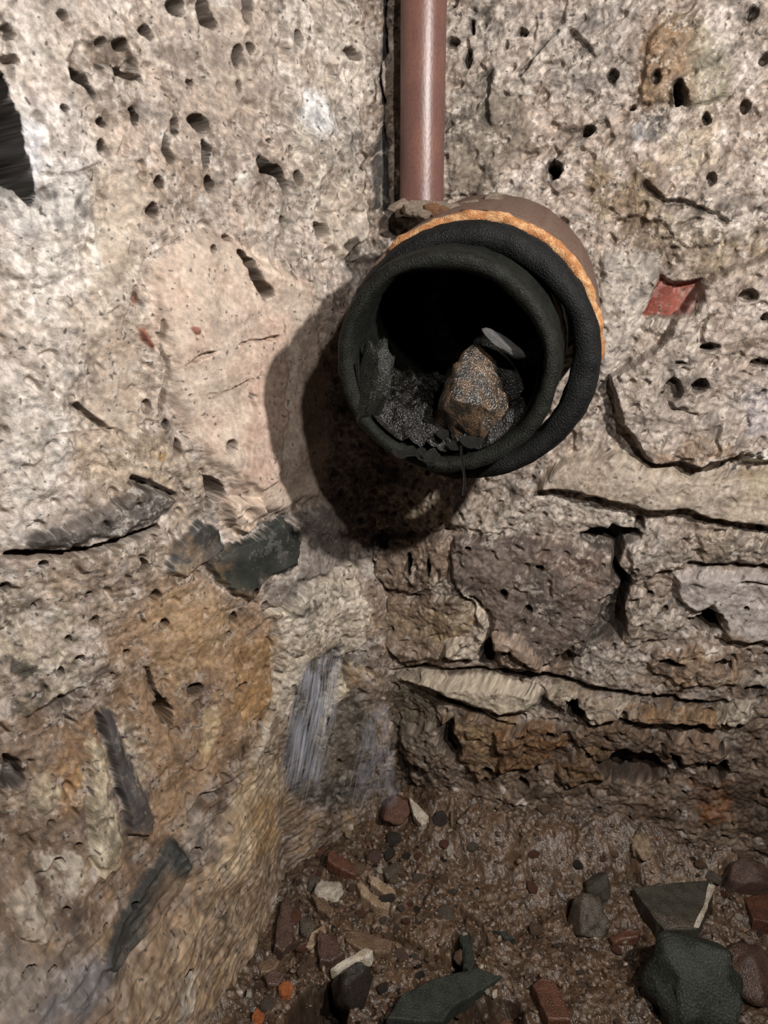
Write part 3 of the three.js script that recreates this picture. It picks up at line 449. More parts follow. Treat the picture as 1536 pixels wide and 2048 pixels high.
// long joint and the course under it
patch(BW, [760, 1340, 860, 1328, 960, 1335, 1080, 1340, 1200, 1370, 1290, 1385, 1420, 1402, 1470, 1395, 1480, 1412, 1400, 1420, 1280, 1405, 1180, 1390, 1090, 1365, 1000, 1352, 880, 1350, 770, 1352], { h: -0.008, edge: 0.003, c: '#3b2f26', a: 0.5, w: 0.002 });
patch(BW, [790, 1345, 880, 1345, 1000, 1352, 1075, 1365, 1085, 1400, 1060, 1425, 1000, 1432, 940, 1412, 880, 1385, 800, 1360], { piece: ST, label: 'long pale stone with an orange brown underside', c: '#c5b6a0', c2: '#98714f', a: 0.95, h: 0.008, edge: 0.007, sm: 0.5, v: 0.08, dir: (u, v) => (0.079 - v) * 90, w: 0.002 });
patch(BW, [1075, 1365, 1140, 1370, 1190, 1390, 1260, 1400, 1240, 1430, 1180, 1440, 1130, 1420, 1090, 1395], { piece: ST, c: '#b3a591', c2: '#8f7d68', a: 0.9, h: 0.007, edge: 0.003 });
patch(BW, [1250, 1405, 1400, 1418, 1450, 1425, 1440, 1455, 1360, 1440, 1290, 1440, 1240, 1432], { piece: ST, c: '#8f6f4d', c2: '#785a3e', a: 0.9, h: 0.008, edge: 0.003 });
patch(BW, [1455, 1395, 1500, 1400, 1500, 1440, 1460, 1450, 1430, 1430], { c: '#b8ab98', a: 0.85, h: 0.006, w: 0.003 });
patch(BW, [1130, 1390, 1155, 1385, 1180, 1430, 1160, 1445, 1130, 1435], { h: -0.017, edge: 0.002, c: '#2d241d', a: 0.7 });
line(BW, [880, 1395, 940, 1418, 1010, 1440], 0.0016, { h: -0.006, c: '#3b2e24', a: 0.6 });
line(BW, [1180, 1445, 1240, 1435, 1330, 1440, 1380, 1455, 1440, 1460], 0.0016, { h: -0.006, c: '#3b2e24', a: 0.6 });
line(BW, [840, 1352, 800, 1345, 765, 1348], 0.0014, { h: -0.005, c: '#463a30', a: 0.6 });
pit(BW, 1510, 1380, 26, 10, { h: -0.010, c: '#302820', a: 0.7 });
patch(BW, [745, 1360, 850, 1380, 880, 1430, 830, 1480, 750, 1450], { c: '#4e4536', c2: '#6b5c47', a: 0.85, w: 0.005, soft: 0.004 });
patch(BW, [880, 1430, 980, 1420, 1060, 1440, 1040, 1520, 960, 1560, 900, 1500], { c: '#6f5236', c2: '#8d7450', a: 0.8, w: 0.005, h: 0.004, soft: 0.003 });
patch(BW, [985, 1450, 1110, 1440, 1140, 1480, 1060, 1540, 1000, 1540], { piece: ST, c: '#684726', c2: '#7a5736', a: 0.9, h: 0.006, edge: 0.003, w: 0.004 });
patch(BW, [1110, 1450, 1260, 1440, 1330, 1470, 1280, 1500, 1180, 1500], { c: '#67503a', c2: '#4a382a', a: 0.8, w: 0.005, h: 0.004 });
patch(BW, [1330, 1460, 1430, 1465, 1460, 1500, 1440, 1530, 1360, 1530, 1320, 1500], { piece: ST, c: '#7c6350', c2: '#5e4a3b', a: 0.9, h: 0.006, edge: 0.004 });
patch(BW, [1100, 1540, 1160, 1490, 1230, 1490, 1220, 1560, 1130, 1580], { piece: ST, c: '#6b4f2e', c2: '#4e3a24', a: 0.9, h: 0.005, edge: 0.004 });
patch(BW, [1190, 1520, 1240, 1495, 1310, 1505, 1340, 1540, 1310, 1570, 1220, 1560], { h: -0.016, edge: 0.005, c: '#33241a', a: 0.8 });
patch(BW, [1340, 1500, 1365, 1505, 1365, 1540, 1345, 1535], { h: -0.010, c: '#241d17', a: 0.7 }); patch(BW, [1410, 1530, 1455, 1520, 1460, 1550, 1440, 1565, 1415, 1550], { h: -0.020, edge: 0.002, c: '#211a15', a: 0.7 });
patch(BW, [1380, 1570, 1460, 1560, 1470, 1640, 1400, 1650], { c: '#7b4d28', c2: '#5b3c24', a: 0.8, w: 0.005, soft: 0.004 });
patch(BW, [1460, 1440, 1560, 1430, 1560, 1560, 1480, 1540], { c: '#6b5545', c2: '#8b7763', a: 0.8, w: 0.005 });
patch(BW, [1450, 1570, 1560, 1560, 1560, 1680, 1480, 1660], { c: '#4d3927', c2: '#3b2c20', a: 0.85, w: 0.005 });
patch(BW, [880, 1440, 910, 1430, 930, 1500, 900, 1530, 880, 1490], { h: -0.012, edge: 0.004, c: '#27231e', a: 0.7 });
patch(BW, [800, 1460, 860, 1440, 890, 1500, 860, 1540, 810, 1520], { c: '#8b7f70', c2: '#5e5145', a: 0.85, k: 0.8, h: 0.005, w: 0.004 });
patch(BW, [750, 1480, 800, 1500, 830, 1560, 860, 1640, 800, 1640, 760, 1560], { c: '#4f4235', a: 0.7, w: 0.005, h: -0.004 });
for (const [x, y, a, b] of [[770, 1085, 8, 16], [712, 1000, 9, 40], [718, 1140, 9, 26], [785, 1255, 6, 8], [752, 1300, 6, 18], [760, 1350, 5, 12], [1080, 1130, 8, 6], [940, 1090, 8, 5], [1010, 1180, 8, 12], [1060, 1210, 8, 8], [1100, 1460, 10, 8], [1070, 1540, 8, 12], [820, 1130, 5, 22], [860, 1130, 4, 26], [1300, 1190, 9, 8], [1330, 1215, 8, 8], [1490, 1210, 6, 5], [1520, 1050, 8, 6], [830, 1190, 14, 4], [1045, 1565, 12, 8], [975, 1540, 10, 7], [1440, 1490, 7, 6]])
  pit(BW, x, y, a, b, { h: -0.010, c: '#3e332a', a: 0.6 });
// black strip in the joint beside the copper pipe
patch(BW, [766, 190, 776, 300, 782, 425, 745, 420, 742, 330, 758, 250], { h: -0.004, edge: 0.002, c: '#24221f', a: 0.9, sm: 0.6, w: 0.001 });
line(BW, [768, -20, 768, 90, 757, 150, 764, 200], 0.0014, { h: -0.006, c: '#24221f', a: 0.8 });
patch(LW, [740, 250, 760, 180, 775, 430, 735, 430, 730, 330], { h: -0.004, c: '#24221f', a: 0.9, sm: 0.6, w: 0.001 });
patch(BW, [700, 930, 730, 900, 800, 960, 900, 990, 880, 1060, 760, 1060, 715, 1010], { c: '#b5a491', c2: '#9b8874', a: 0.7, h: 0.003, w: 0.005, soft: 0.004 });

// ------------------------------------------------------------------ hollows and stains of the floor
patch(FL, [560, 2060, 570, 1995, 620, 1965, 690, 1955, 705, 1985, 690, 2060], { h: -0.055, edge: 0.006, c: '#2b2420', a: 0.7 });  // hollows here are also coloured dark, adding to their shade
patch(FL, [870, 2060, 890, 2010, 960, 1995, 1040, 2000, 1070, 2060], { h: -0.018, edge: 0.006, c: '#2b2420', a: 0.5 });
patch(FL, [905, 1870, 922, 1875, 935, 1940, 925, 1960, 900, 1950], { h: -0.020, edge: 0.002, w: 0.001, c: '#2b2420', a: 0.5 });
patch(FL, [470, 1720, 560, 1650, 700, 1640, 720, 1780, 620, 1980, 520, 2060, 440, 2060, 480, 1920], { h: -0.003, edge: 0.02, c: '#4c3d31', c2: '#66523f', a: 0.5, soft: 0.01 });
patch(FL, [590, 1560, 640, 1600, 640, 1700, 590, 1700, 570, 1640], { h: -0.004, c: '#41353a', a: 0.5, soft: 0.006 });
line(FL, [920, 1820, 960, 1850, 975, 1890], 0.0022, { h: -0.006 }); line(FL, [780, 1860, 850, 1905, 900, 1925], 0.0022, { h: -0.006 });
line(FL, [1150, 1590, 1200, 1615], 0.0025, { h: -0.008, edge: 0.003 }); line(FL, [1240, 1600, 1320, 1625], 0.0025, { h: -0.006, edge: 0.003 });
line(FL, [1430, 1660, 1536, 1690], 0.003, { h: -0.008, edge: 0.004 });
patch(FL, [870, 1660, 1120, 1620, 1160, 1700, 1100, 1790, 960, 1800, 880, 1730], { c: '#6a5442', a: 0.5, soft: 0.01, sm: 0.35, v: 0.1 });
patch(FL, [1020, 1560, 1300, 1600, 1400, 1650, 1250, 1660, 1060, 1620], { c: '#62544a', a: 0.6, soft: 0.01 });
pit(FL, 1140, 1820, 14, 24, { h: -0.007 }); pit(FL, 1020, 1720, 14, 16, { h: -0.007 }); pit(FL, 1270, 1740, 14, 22, { h: -0.008 }); pit(FL, 1470, 1745, 12, 22, { h: -0.008 });

// the bore of the drain runs into the wall
patch(BW, [985, 490, 1060, 530, 1095, 605, 1060, 680, 985, 720, 910, 680, 875, 605, 910, 530], { h: -0.09, edge: 0.004, w: 0.0005 });
buildSurface(LW, axisSteps(-0.02, 0.25, 0.0006, -0.05, 0.7, 0.03), axisSteps(-0.02, 0.48, 0.0006, -0.04, 0.95, 0.03), 1120, 2048, { roughness: 0.72 }, 0.0006);
buildSurface(BW, axisSteps(-0.02, 0.25, 0.0006, -0.06, 0.8, 0.03), axisSteps(-0.03, 0.48, 0.0006, -0.04, 0.95, 0.03), 1120, 2048, { roughness: 0.74 }, 0.0006);
buildSurface(FL, axisSteps(-0.13, 0.26, 0.0007, -0.4, 0.8, 0.03), axisSteps(-0.04, 0.2, 0.0007, -0.06, 0.8, 0.03), 2048, 1260, { roughness: 0.43 }, 0.0008);

// ================================================================== THE PIPES
const plain = (c, r, o = {}) => { const m = new THREE.MeshStandardMaterial({ color: new THREE.Color(...lin(c)), roughness: r, ...o }); m.side = THREE.DoubleSide; return m; };
function noiseTex(c1, c2, c3, rep, seed, rough, spec = 1) {                 // mottled colour and matching relief, tiled
  const n = 256, a = lin(c1), b = lin(c2), c = lin(c3), d = new Uint8Array(n * n * 4), h = new Uint8Array(n * n * 4);
  const e = (x) => 255 * (x < 0.0031308 ? 12.92 * x : 1.055 * Math.pow(x, 1 / 2.4) - 0.055);
  for (let y = 0; y < n; y++) for (let x = 0; x < n; x++) {
    const i = (y * n + x) * 4, p = x / n * 6 + seed, q = y / n * 6 + seed * 2, big = ns(p, q) + 0.5 * ns(p * 3, q * 3), f = ns(p * 9, q * 9) + 0.6 * ns(p * 22, q * 22);
    const t = sst(-0.4, 0.5, big), s = sst(0.35, 0.8, f), g = 1 + 0.22 * f;
    for (let k = 0; k < 3; k++) d[i + k] = Math.max(0, Math.min(255, e(Math.max(0, ((a[k] + (b[k] - a[k]) * t) * (1 - s) + c[k] * s) * g))));
    d[i + 3] = 255; h[i] = h[i + 1] = h[i + 2] = Math.max(0, Math.min(255, 128 + 70 * f)); h[i + 3] = 255;
  }
  const mk = (z, srgb) => { const t = new THREE.DataTexture(z, n, n); t.magFilter = t.minFilter = THREE.LinearFilter; t.wrapS = t.wrapT = THREE.MirroredRepeatWrapping; t.repeat.set(rep, rep); if (srgb) t.colorSpace = THREE.SRGBColorSpace; t.needsUpdate = true; return t; };
  const m = new THREE.MeshPhysicalMaterial({ specularIntensity: spec, map: mk(d, true), bumpMap: mk(h, false), bumpScale: 0.0007, roughness: rough, metalness: 0 }); m.side = THREE.DoubleSide; return m;
}
function frame(front, back) {
  const a = front.clone().sub(back).normalize(), e1 = new THREE.Vector3(0, 1, 0).cross(a).normalize(), e2 = a.clone().cross(e1);
  return { C: front, a, e1, e2, p: (r, th, z) => front.clone().addScaledVector(e1, r * Math.cos(th)).addScaledVector(e2, r * Math.sin(th)).addScaledVector(a, z) };
}
function arcShell(fr, t0, t1, n, profile, bump, freq) {           // a closed (r, z) outline swept round the axis; angles in degrees
  const full = t1 - t0 >= 359.9, P = [], T = [], I = []; let m = 0;
  for (let i = 0; i <= n; i++) {
    const th = (t0 + (t1 - t0) * i / n) * Math.PI / 180, pr = profile(th, i / n); m = pr.length; let acc = 0;
    pr.forEach(([r, z], k) => { const q = fr.p(r, th, z); const w = bump * (ns3(q.x * freq, q.y * freq, q.z * freq) + 0.5 * ns3(q.x * freq * 2.7, q.y * freq * 2.7, q.z * freq * 2.7)); const s = fr.p(r + w * (pr[k][2] ?? 1), th, z + w * 0.7); P.push(s.x, s.y, s.z); if (k) acc += Math.hypot(r - pr[k - 1][0], z - pr[k - 1][1]); T.push(th * 1.5, acc * 30); });
  }
  for (let i = 0; i < n; i++) for (let k = 0; k < m; k++) { const a = i * m + k, b = i * m + (k + 1) % m, c = a + m, d = b + m; I.push(a, c, b, b, c, d); }
  if (!full) for (let k = 1; k < m - 1; k++) { I.push(0, k, k + 1); const o = n * m; I.push(o, o + k + 1, o + k); }
  let g = new THREE.BufferGeometry(); g.setAttribute('position', new THREE.Float32BufferAttribute(P, 3)); g.setAttribute('uv', new THREE.Float32BufferAttribute(T, 2)); g.setIndex(I);
  g.computeVertexNormals(); return g;
}
function boxUv(g0, k) {                                           // uv by the axis each triangle faces most
  const g = g0.index ? g0.toNonIndexed() : g0, p = g.attributes.position, uv = [], a = new THREE.Vector3(), b = new THREE.Vector3(), c = new THREE.Vector3();
  for (let i = 0; i < p.count; i += 3) {
    a.fromBufferAttribute(p, i); b.fromBufferAttribute(p, i + 1); c.fromBufferAttribute(p, i + 2); const n = b.clone().sub(a).cross(c.clone().sub(a)), x = Math.abs(n.x), y = Math.abs(n.y), z = Math.abs(n.z);
    for (const q of [a, b, c]) { if (y >= x && y >= z) uv.push(q.x * k + 0.5, q.z * k + 0.5); else if (x >= z) uv.push(q.z * k + 0.3, q.y * k + 0.5); else uv.push(q.x * k + 0.5, q.y * k + 0.2); }
  }
  g.setAttribute('uv', new THREE.Float32BufferAttribute(uv, 2)); return g;
}
function lumpGeo(seed, detail, amp, freq, facet = 0) {            // an uneven stone of about unit radius
  let g = mergeVertices(new THREE.IcosahedronGeometry(1, detail).deleteAttribute('uv').deleteAttribute('normal'), 1e-4); const p = g.attributes.position, v = new THREE.Vector3(), r = rng(seed), cuts = [];
  for (let i = 0; i < facet; i++) { const z = r() * 2 - 1, a = r() * 6.283, q = Math.sqrt(1 - z * z); cuts.push([new THREE.Vector3(q * Math.cos(a), q * Math.sin(a), z), 0.55 + 0.3 * r()]); }
  for (let i = 0; i < p.count; i++) {
    v.fromBufferAttribute(p, i); const k = 1 + amp * (ns3(v.x * freq + seed, v.y * freq, v.z * freq) + 0.4 * ns3(v.x * freq * 3, v.y * freq * 3 + seed, v.z * freq * 3)); v.multiplyScalar(k);
    for (const [n, d] of cuts) { const e = v.dot(n) - d; if (e > 0) v.addScaledVector(n, -e * 0.9); }
    p.setXYZ(i, v.x, v.y, v.z);
  }
  g.computeVertexNormals(); return boxUv(g, 0.5);
}
const ORD = ['nearest', 'second nearest', 'third nearest', 'fourth nearest', 'fifth nearest', 'sixth nearest', 'seventh nearest', 'eighth nearest', 'ninth nearest', 'tenth nearest'], LEFT = ['leftmost', 'second from the left', 'third from the left', 'fourth from the left', 'fifth from the left', 'sixth from the left', 'seventh from the left', 'eighth from the left', 'ninth from the left', 'tenth from the left', 'rightmost'];
const hFloor = (u, v) => field(FL, u, v, false).h;

// ---- the sawn-off drain in the corner
const drainBack = at(985, 605, 0.42), drainFront = at(886, 738, 0.300);
const M_black = noiseTex('#0a0c07', '#181a13', '#2b2c24', 1, 3, 0.66, 0.5), M_rubber = noiseTex('#090a0a', '#131414', '#232423', 1, 8, 0.68, 0.45), M_brown = noiseTex('#6b4d42', '#7d6656', '#a08c76', 1.6, 5, 0.6), M_rust = noiseTex('#b97c49', '#d8a977', '#54321f', 1.6, 12, 0.75), M_sludge = noiseTex('#0f0e0c', '#1d1a16', '#353029', 2, 21, 0.32, 0.7);
const drain = thing('drain_pipe', 'sawn off black lined drain pipe sticking out of the wall corner', 'pipe');
{
  const fi = frame(drainFront, drainBack);
  const inner = (th) => { const t = 0.0008 * Math.sin(th * 3 + 1) + 0.0005 * Math.sin(th * 7); return [[0.0442, -0.115], [0.0442, -0.03], [0.0441 + t * 0.4, -0.006], [0.0436 + t * 0.4, -0.0018], [0.0424, 0], [0.0400, 0.0002], [0.0380 + t, -0.0012], [0.0368 + t, -0.006], [0.0366, -0.03], [0.0364, -0.135], [0.0390, -0.135]]; };
  obj('inner_pipe', arcShell(fi, 0, 360, 160, inner, 0.0006, 160), M_black, drain).userData.label = 'black tarred inner pipe';
  const gf = at(930, 722, 0.317), fg = frame(gf, gf.clone().sub(drainFront.clone().sub(drainBack)));
  const ring = (th) => { const d = th * 180 / Math.PI, low = sst(-100, -40, d > 180 ? d - 360 : d) * sst(30, -20, d > 180 ? d - 360 : d); const ri = 0.0432 - 0.0008 * low + 0.0006 * Math.sin(th * 5), ro = 0.0531 + 0.0005 * Math.sin(th * 4 + 2); return [[ro - 0.0012, -0.014], [ro, -0.011], [ro + 0.0002, -0.004], [ro - 0.0015, 0.0004], [(ro + ri) / 2, 0.0014], [ri + 0.0012, 0.0002], [ri, -0.003], [ri + 0.0004, -0.012], [ri + 0.0016, -0.014]]; };
  obj('rubber_ring', arcShell(fg, 0, 360, 160, ring, 0.0008, 120), M_rubber, drain).userData.label = 'loose black rubber ring';
  const sf = at(944, 693, 0.337), fs = frame(sf, at(985, 601, 0.42)), jag = (th, k) => 0.0007 * Math.sin(th * 9 + k) + 0.0005 * Math.sin(th * 23 + 2 * k);
  obj('sleeve', arcShell(fs, -16, 205, 120, (th) => [[0.0545, -0.11], [0.0549, -0.06], [0.0549, -0.02], [0.0549, -0.004], [0.0541, -0.0022], [0.0500, -0.0022], [0.0496, -0.02], [0.0496, -0.11]], 0.0005, 140), M_brown, drain).userData.label = 'mauve brown outer sleeve';
  obj('sleeve_rim', arcShell(fs, -18, 132, 140, (th) => { const j = jag(th, 1) - 0.0011 * sst(1.6, 2.3, th); return [[0.0549 + j * 0.4, -0.0048 + j * 3.2], [0.0551 + j * 0.5, -0.002 + j], [0.0546, 0.0004 + j], [0.0525, 0.0006], [0.0497, 0.0002], [0.0492, -0.004]]; }, 0.0009, 170), M_rust, drain).userData.label = 'orange rusted edge of the sleeve';
}
// what lies in the drain
function lump(name, label, cat, group, p, rx, ry, rz, mat, seed, turn = 0, amp = 0.28, fr = 1.6, parent) {
  const g = lumpGeo(seed, 5, amp, fr, 5); const m = obj(name, g, mat, parent ?? scene); m.position.copy(p); m.scale.set(rx, ry, rz); m.rotation.set(0.2 * Math.sin(seed), YAW + 0.3 * Math.cos(seed), turn); if (label) tag(m, label, cat, group); return m;
}
const M_wetstone = noiseTex('#2d2e2a', '#1c1b18', '#55534c', 1, 31, 0.3, 0.7), M_ochrestone = noiseTex('#332f29', '#5d4a39', '#191613', 1, 35, 0.25), M_greybar = noiseTex('#5e5d5c', '#74716d', '#474542', 1, 37, 0.4);
lump('stone', 'wet dark grey stone standing on the left inside the drain', 'stone', null, at(748, 772, 0.316), 0.0085, 0.0175, 0.008, M_wetstone, 41, -0.12, 0.35, 2.2);
lump('stone', 'wet ochre streaked pointed stone on the right inside the drain', 'stone', null, at(945, 800, 0.312), 0.0135, 0.0215, 0.010, M_ochrestone, 44, 0.1, 0.6, 2.6);
lump('stone', 'blackish wet stone wedged behind the ochre stone in the drain', 'stone', null, at(1000, 760, 0.326), 0.013, 0.022, 0.009, M_wetstone, 47, 0.15, 0.35, 2.2);
lump('reflection_bar', 'grey bar standing in for a reflection on the right side inside the drain', 'stone', null, at(1010, 690, 0.303), 0.0115, 0.0026, 0.003, M_greybar, 52, -0.66, 0.15);  // solid bar put in for light reflected on a ridge of the pipe
{
  const P = [], T = [], I = [], n = 70, fi = frame(drainFront, drainBack);                       // muck filling the lower part of the bore
  for (let j = 0; j <= n; j++) for (let i = 0; i <= n; i++) {
    const x = (i / n * 2 - 1) * 0.0363, z = -0.0015 - 0.055 * j / n, y0 = -0.0215 + 0.0045 * Math.abs(x) / 0.036 + 0.10 * (-z) * 0.25 - 0.0125 * sst(-0.012, 0, z);
    const f = ns(x * 150, z * 150) * 0.0032 + ns(x * 420 + 4, z * 420) * 0.0016 + ns(x * 1000, z * 1000) * 0.0007;
    const lim = -Math.sqrt(Math.max(0, 0.0363 * 0.0363 - x * x)) + 0.0004, y = Math.max(lim, y0 + f), q = fi.C.clone().addScaledVector(fi.e1, x).addScaledVector(fi.e2, y).addScaledVector(fi.a, z);
    P.push(q.x, q.y, q.z); T.push(x * 25, z * 25);
  }
  for (let j = 0; j < n; j++) for (let i = 0; i < n; i++) { const a = j * (n + 1) + i, b = a + 1, c = a + n + 1, d = c + 1; I.push(a, b, c, b, d, c); }
  const g = new THREE.BufferGeometry(); g.setAttribute('position', new THREE.Float32BufferAttribute(P, 3)); g.setAttribute('uv', new THREE.Float32BufferAttribute(T, 2)); g.setIndex(I); g.computeVertexNormals();
  const s = obj('sludge', g, M_sludge, scene); tag(s, 'glistening black sludge in the bottom of the drain', 'sludge'); s.userData.kind = 'stuff';
  const r = rng(5);
  for (let k = 0; k < 9; k++) lump('gravel', 'wet gravel grain at the lip of the drain, ' + LEFT[k] + ' of the row', 'gravel', 'wet gravel in the drain', at(790 + k * 23 + r() * 12, 868 + r() * 50, 0.307 + r() * 0.008), 0.0022 + r() * 0.002, 0.002 + r() * 0.0014, 0.002, M_wetstone, 60 + k);
  const c = new THREE.CatmullRomCurve3([at(922, 892, 0.300), at(924, 925, 0.297), at(929, 958, 0.2965), at(926, 992, 0.2965)]);
  tag(obj('slime_strand', new THREE.TubeGeometry(c, 24, 0.0005, 6), M_sludge, scene), 'thin wet slime strand hanging over the lower lip of the drain', 'slime');
}
// ---- the riser
{
  const d = dirOf(846, 250), t = (0.0150 - camera.position.z) / d.z, p = camera.position.clone().addScaledVector(d, t), yb = at(845, 425, 0.36).y;
  const n = 40, m = 60, P = [], T = [], I = [], top = 0.95, r0 = 0.0106;
  for (let j = 0; j <= m; j++) { const y = yb + (top - yb) * Math.pow(j / m, 1.6); for (let i = 0; i <= n; i++) { const a = i / n * 6.28318, r = r0 * (1 + 0.006 * ns(a * 1.5, y * 30) + 0.03 * sst(yb + 0.012, yb, y)); P.push(p.x + r * Math.cos(a) + 0.0006 * Math.sin(y * 9), y, p.z + r * Math.sin(a)); T.push(a * 0.2, y * 9); } }
  for (let j = 0; j < m; j++) for (let i = 0; i < n; i++) { const a = j * (n + 1) + i, b = a + 1, c = a + n + 1, e = c + 1; I.push(a, c, b, b, c, e); }
  const g = new THREE.BufferGeometry(); g.setAttribute('position', new THREE.Float32BufferAttribute(P, 3)); g.setAttribute('uv', new THREE.Float32BufferAttribute(T, 2)); g.setIndex(I); g.computeVertexNormals();
  const mat = noiseTex('#74524a', '#7f594e', '#634640', 1, 15, 0.4); mat.bumpScale = 0.00008;
  const pipe = thing('copper_pipe', 'mauve brown painted copper pipe rising above the drain', 'pipe');
  obj('tube', g, mat, pipe);
  const solder = arcShell(frame(new THREE.Vector3(p.x, yb + 0.005, p.z), new THREE.Vector3(p.x, yb, p.z - 0.00001)), 0, 360, 40, () => [[0.0104, -0.006], [0.0135, -0.006], [0.0128, -0.002], [0.0112, 0.001], [0.0104, 0.001]], 0.0012, 260);
  obj('mortar_collar', solder, noiseTex('#a89480', '#85705d', '#cdbfae', 2, 18, 0.8), pipe).userData.label = 'crumbly mortar collar';
}
const M_mortarlump = noiseTex('#b09d89', '#8c7763', '#d5c8b8', 1.5, 19, 0.85), M_rustlump = noiseTex('#8c6246', '#a8764c', '#6b4936', 1.5, 20, 0.8);
for (const [i, [x, y, d, s, k]] of [[800, 415, 0.350, 0.0045, 0], [826, 419, 0.342, 0.0042, 0], [865, 420, 0.343, 0.0040, 1], [885, 424, 0.342, 0.0032, 1], [905, 420, 0.348, 0.0038, 0], [845, 428, 0.338, 0.0030, 0], [940, 412, 0.355, 0.0042, 0], [985, 402, 0.362, 0.0045, 0]].sort((a, b) => a[0] - b[0]).entries())
  lump('mortar_lump', (k ? 'rusty' : 'pale') + ' mortar crumb on top of the drain, ' + (i === 7 ? 'rightmost' : LEFT[i]) + ' of the crumbs', 'mortar', 'mortar crumbs on the drain', at(x, y, d), s * 1.3, s * 0.75, s, k ? M_rustlump : M_mortarlump, 100 + x);

// ------------------------------------------------------------------ loose stones on the floor
const TONES = { brown: noiseTex('#6b5340', '#574232', '#8a745f', 1, 51, 0.38), mauve: noiseTex('#61493e', '#4e3b33', '#7d675b', 1, 52, 0.38), grey: noiseTex('#655a4e', '#4d4439', '#8a8074', 1, 53, 0.42), pale: noiseTex('#d6cbb9', '#b5a58e', '#ece5d8', 1, 54, 0.6), red: noiseTex('#68412f', '#553526', '#80553f', 1, 55, 0.45), orange: noiseTex('#d27a45', '#b9652f', '#e39a68', 1, 56, 0.4), green: noiseTex('#373a33', '#2a2d27', '#50534a', 1, 57, 0.62, 0.6), slate: noiseTex('#4a4538', '#37342a', '#5f594b', 1, 58, 0.6), dark: noiseTex('#39322b', '#2b2622', '#544a40', 1, 59, 0.35), bone: noiseTex('#b49d82', '#94795e', '#cdbaa0', 1, 60, 0.55), tan: noiseTex('#7d664f', '#695240', '#9a836a', 1, 62, 0.45) };
function shard(name, label, flat, thick, tone, o = {}) {          // a flat broken piece: outline on the floor, its own thickness
  const pts = pairs(flat).map(([x, y]) => hit(FL, x, y)), cu = pts.reduce((s, p) => s + p[0], 0) / pts.length, cv = pts.reduce((s, p) => s + p[1], 0) / pts.length, r = rng(Math.round(flat[0] * 7 + flat[1]));
  const fine = []; pts.forEach((a, i) => { const b = pts[(i + 1) % pts.length]; for (let k = 0; k < 4; k++) { const t = k / 4, q = 0.05 * (r() - 0.5) * Math.hypot(b[0] - a[0], b[1] - a[1]); fine.push(new THREE.Vector2(a[0] + (b[0] - a[0]) * t - cu + q, -(a[1] + (b[1] - a[1]) * t - cv) + q)); } });
  const bev = Math.min(thick * 0.3, o.bevel ?? 0.0012);
  const g = new THREE.ExtrudeGeometry(new THREE.Shape(fine), { depth: thick - bev, bevelEnabled: true, bevelThickness: bev, bevelSize: bev * 0.8, bevelOffset: -bev * 0.8, bevelSegments: 2, steps: 2 });
  g.rotateX(-Math.PI / 2);
  const p = g.attributes.position, uv = g.attributes.uv; for (let i = 0; i < p.count; i++) { const x = p.getX(i), y = p.getY(i), z = p.getZ(i); p.setY(i, y + 0.0008 * ns(x * 160 + cu * 99, z * 160) * (y > thick * 0.4 ? 1 : 0)); uv.setXY(i, x * 30 + 0.4, z * 30 + y * 30); }
  g.computeVertexNormals();
  const m = new THREE.Mesh(g, TONES[tone]); shadows(m); m.name = numbered(name); scene.add(m);
  m.position.set(cu, hFloor(cu, cv) - (o.sink ?? thick * 0.35), cv); m.rotation.set(o.rx ?? 0.06 * (r() - 0.5), 0, o.rz ?? 0.06 * (r() - 0.5));
  tag(m, label, o.cat ?? 'stone', o.group); return m;
}
function rock(name, label, x, y, rx, ry, tall, tone, seed, o = {}) {   // a lump lying on the floor; radii in pixels of the photograph
  const [u, v, d] = hit(FL, x, y), k = d / F, m = obj(name, lumpGeo(seed, o.detail ?? 5, o.amp ?? 0.34, 1.9, o.facet ?? 8), TONES[tone], scene);
  m.scale.set(rx * k, tall, ry * k * 1.35); m.rotation.y = YAW + (o.turn ?? 0); m.position.set(u, hFloor(u, v) + tall * (o.lift ?? 0.1), v); return tag(m, label, o.cat ?? 'stone', o.group);
}
{
  const s = new THREE.Group(); s.name = numbered('slate_piece'); scene.add(s); tag(s, 'large tapered slate piece with pale broken edges on the dirt', 'stone');
  const top = shard('slate_body', '', [1266, 1797, 1330, 1788, 1418, 1786, 1426, 1806, 1408, 1850, 1390, 1893, 1325, 1893, 1298, 1858], 0.0125, 'slate', { sink: -0.005, rx: 0.05, rz: 0.05, bevel: 0.001 });
  const e1 = shard('broken_edge', '', [1412, 1800, 1424, 1806, 1408, 1855, 1392, 1893, 1380, 1893, 1400, 1850], 0.0012, 'pale', { rx: 0.05, rz: 0.05 }), e2 = shard('broken_edge', '', [1298, 1856, 1322, 1866, 1380, 1884, 1388, 1893, 1325, 1893], 0.001, 'grey', { rx: 0.05, rz: 0.05 });
  for (const m of [top, e1, e2]) { m.userData = {}; if (m !== top) m.position.y = top.position.y + 0.0118 - 0.05 * (m.position.z - top.position.z) + 0.05 * (m.position.x - top.position.x); s.add(m); }
  e1.userData.label = 'pale chalky edge'; e2.userData.label = 'light grey chipped face'; top.name = 'slate_body';
}
rock('stone', 'big dark green stone at the bottom right below the slate', 1385, 2010, 95, 70, 0.034, 'green', 203, { lift: 0.2, facet: 7, amp: 0.4 });
shard('stone_chip', 'white squarish chip standing near the foot of the back wall', [818, 1606, 838, 1610, 858, 1628, 852, 1650, 842, 1656, 828, 1638], 0.006, 'pale', { sink: 0.0005, rx: 0.25 });
rock('stone', 'reddish brown stone just left of the white squarish chip', 792, 1625, 34, 24, 0.009, 'red', 205);
rock('stone', 'dark stone between the white chip and the amber husk', 880, 1632, 16, 12, 0.005, 'dark', 206);
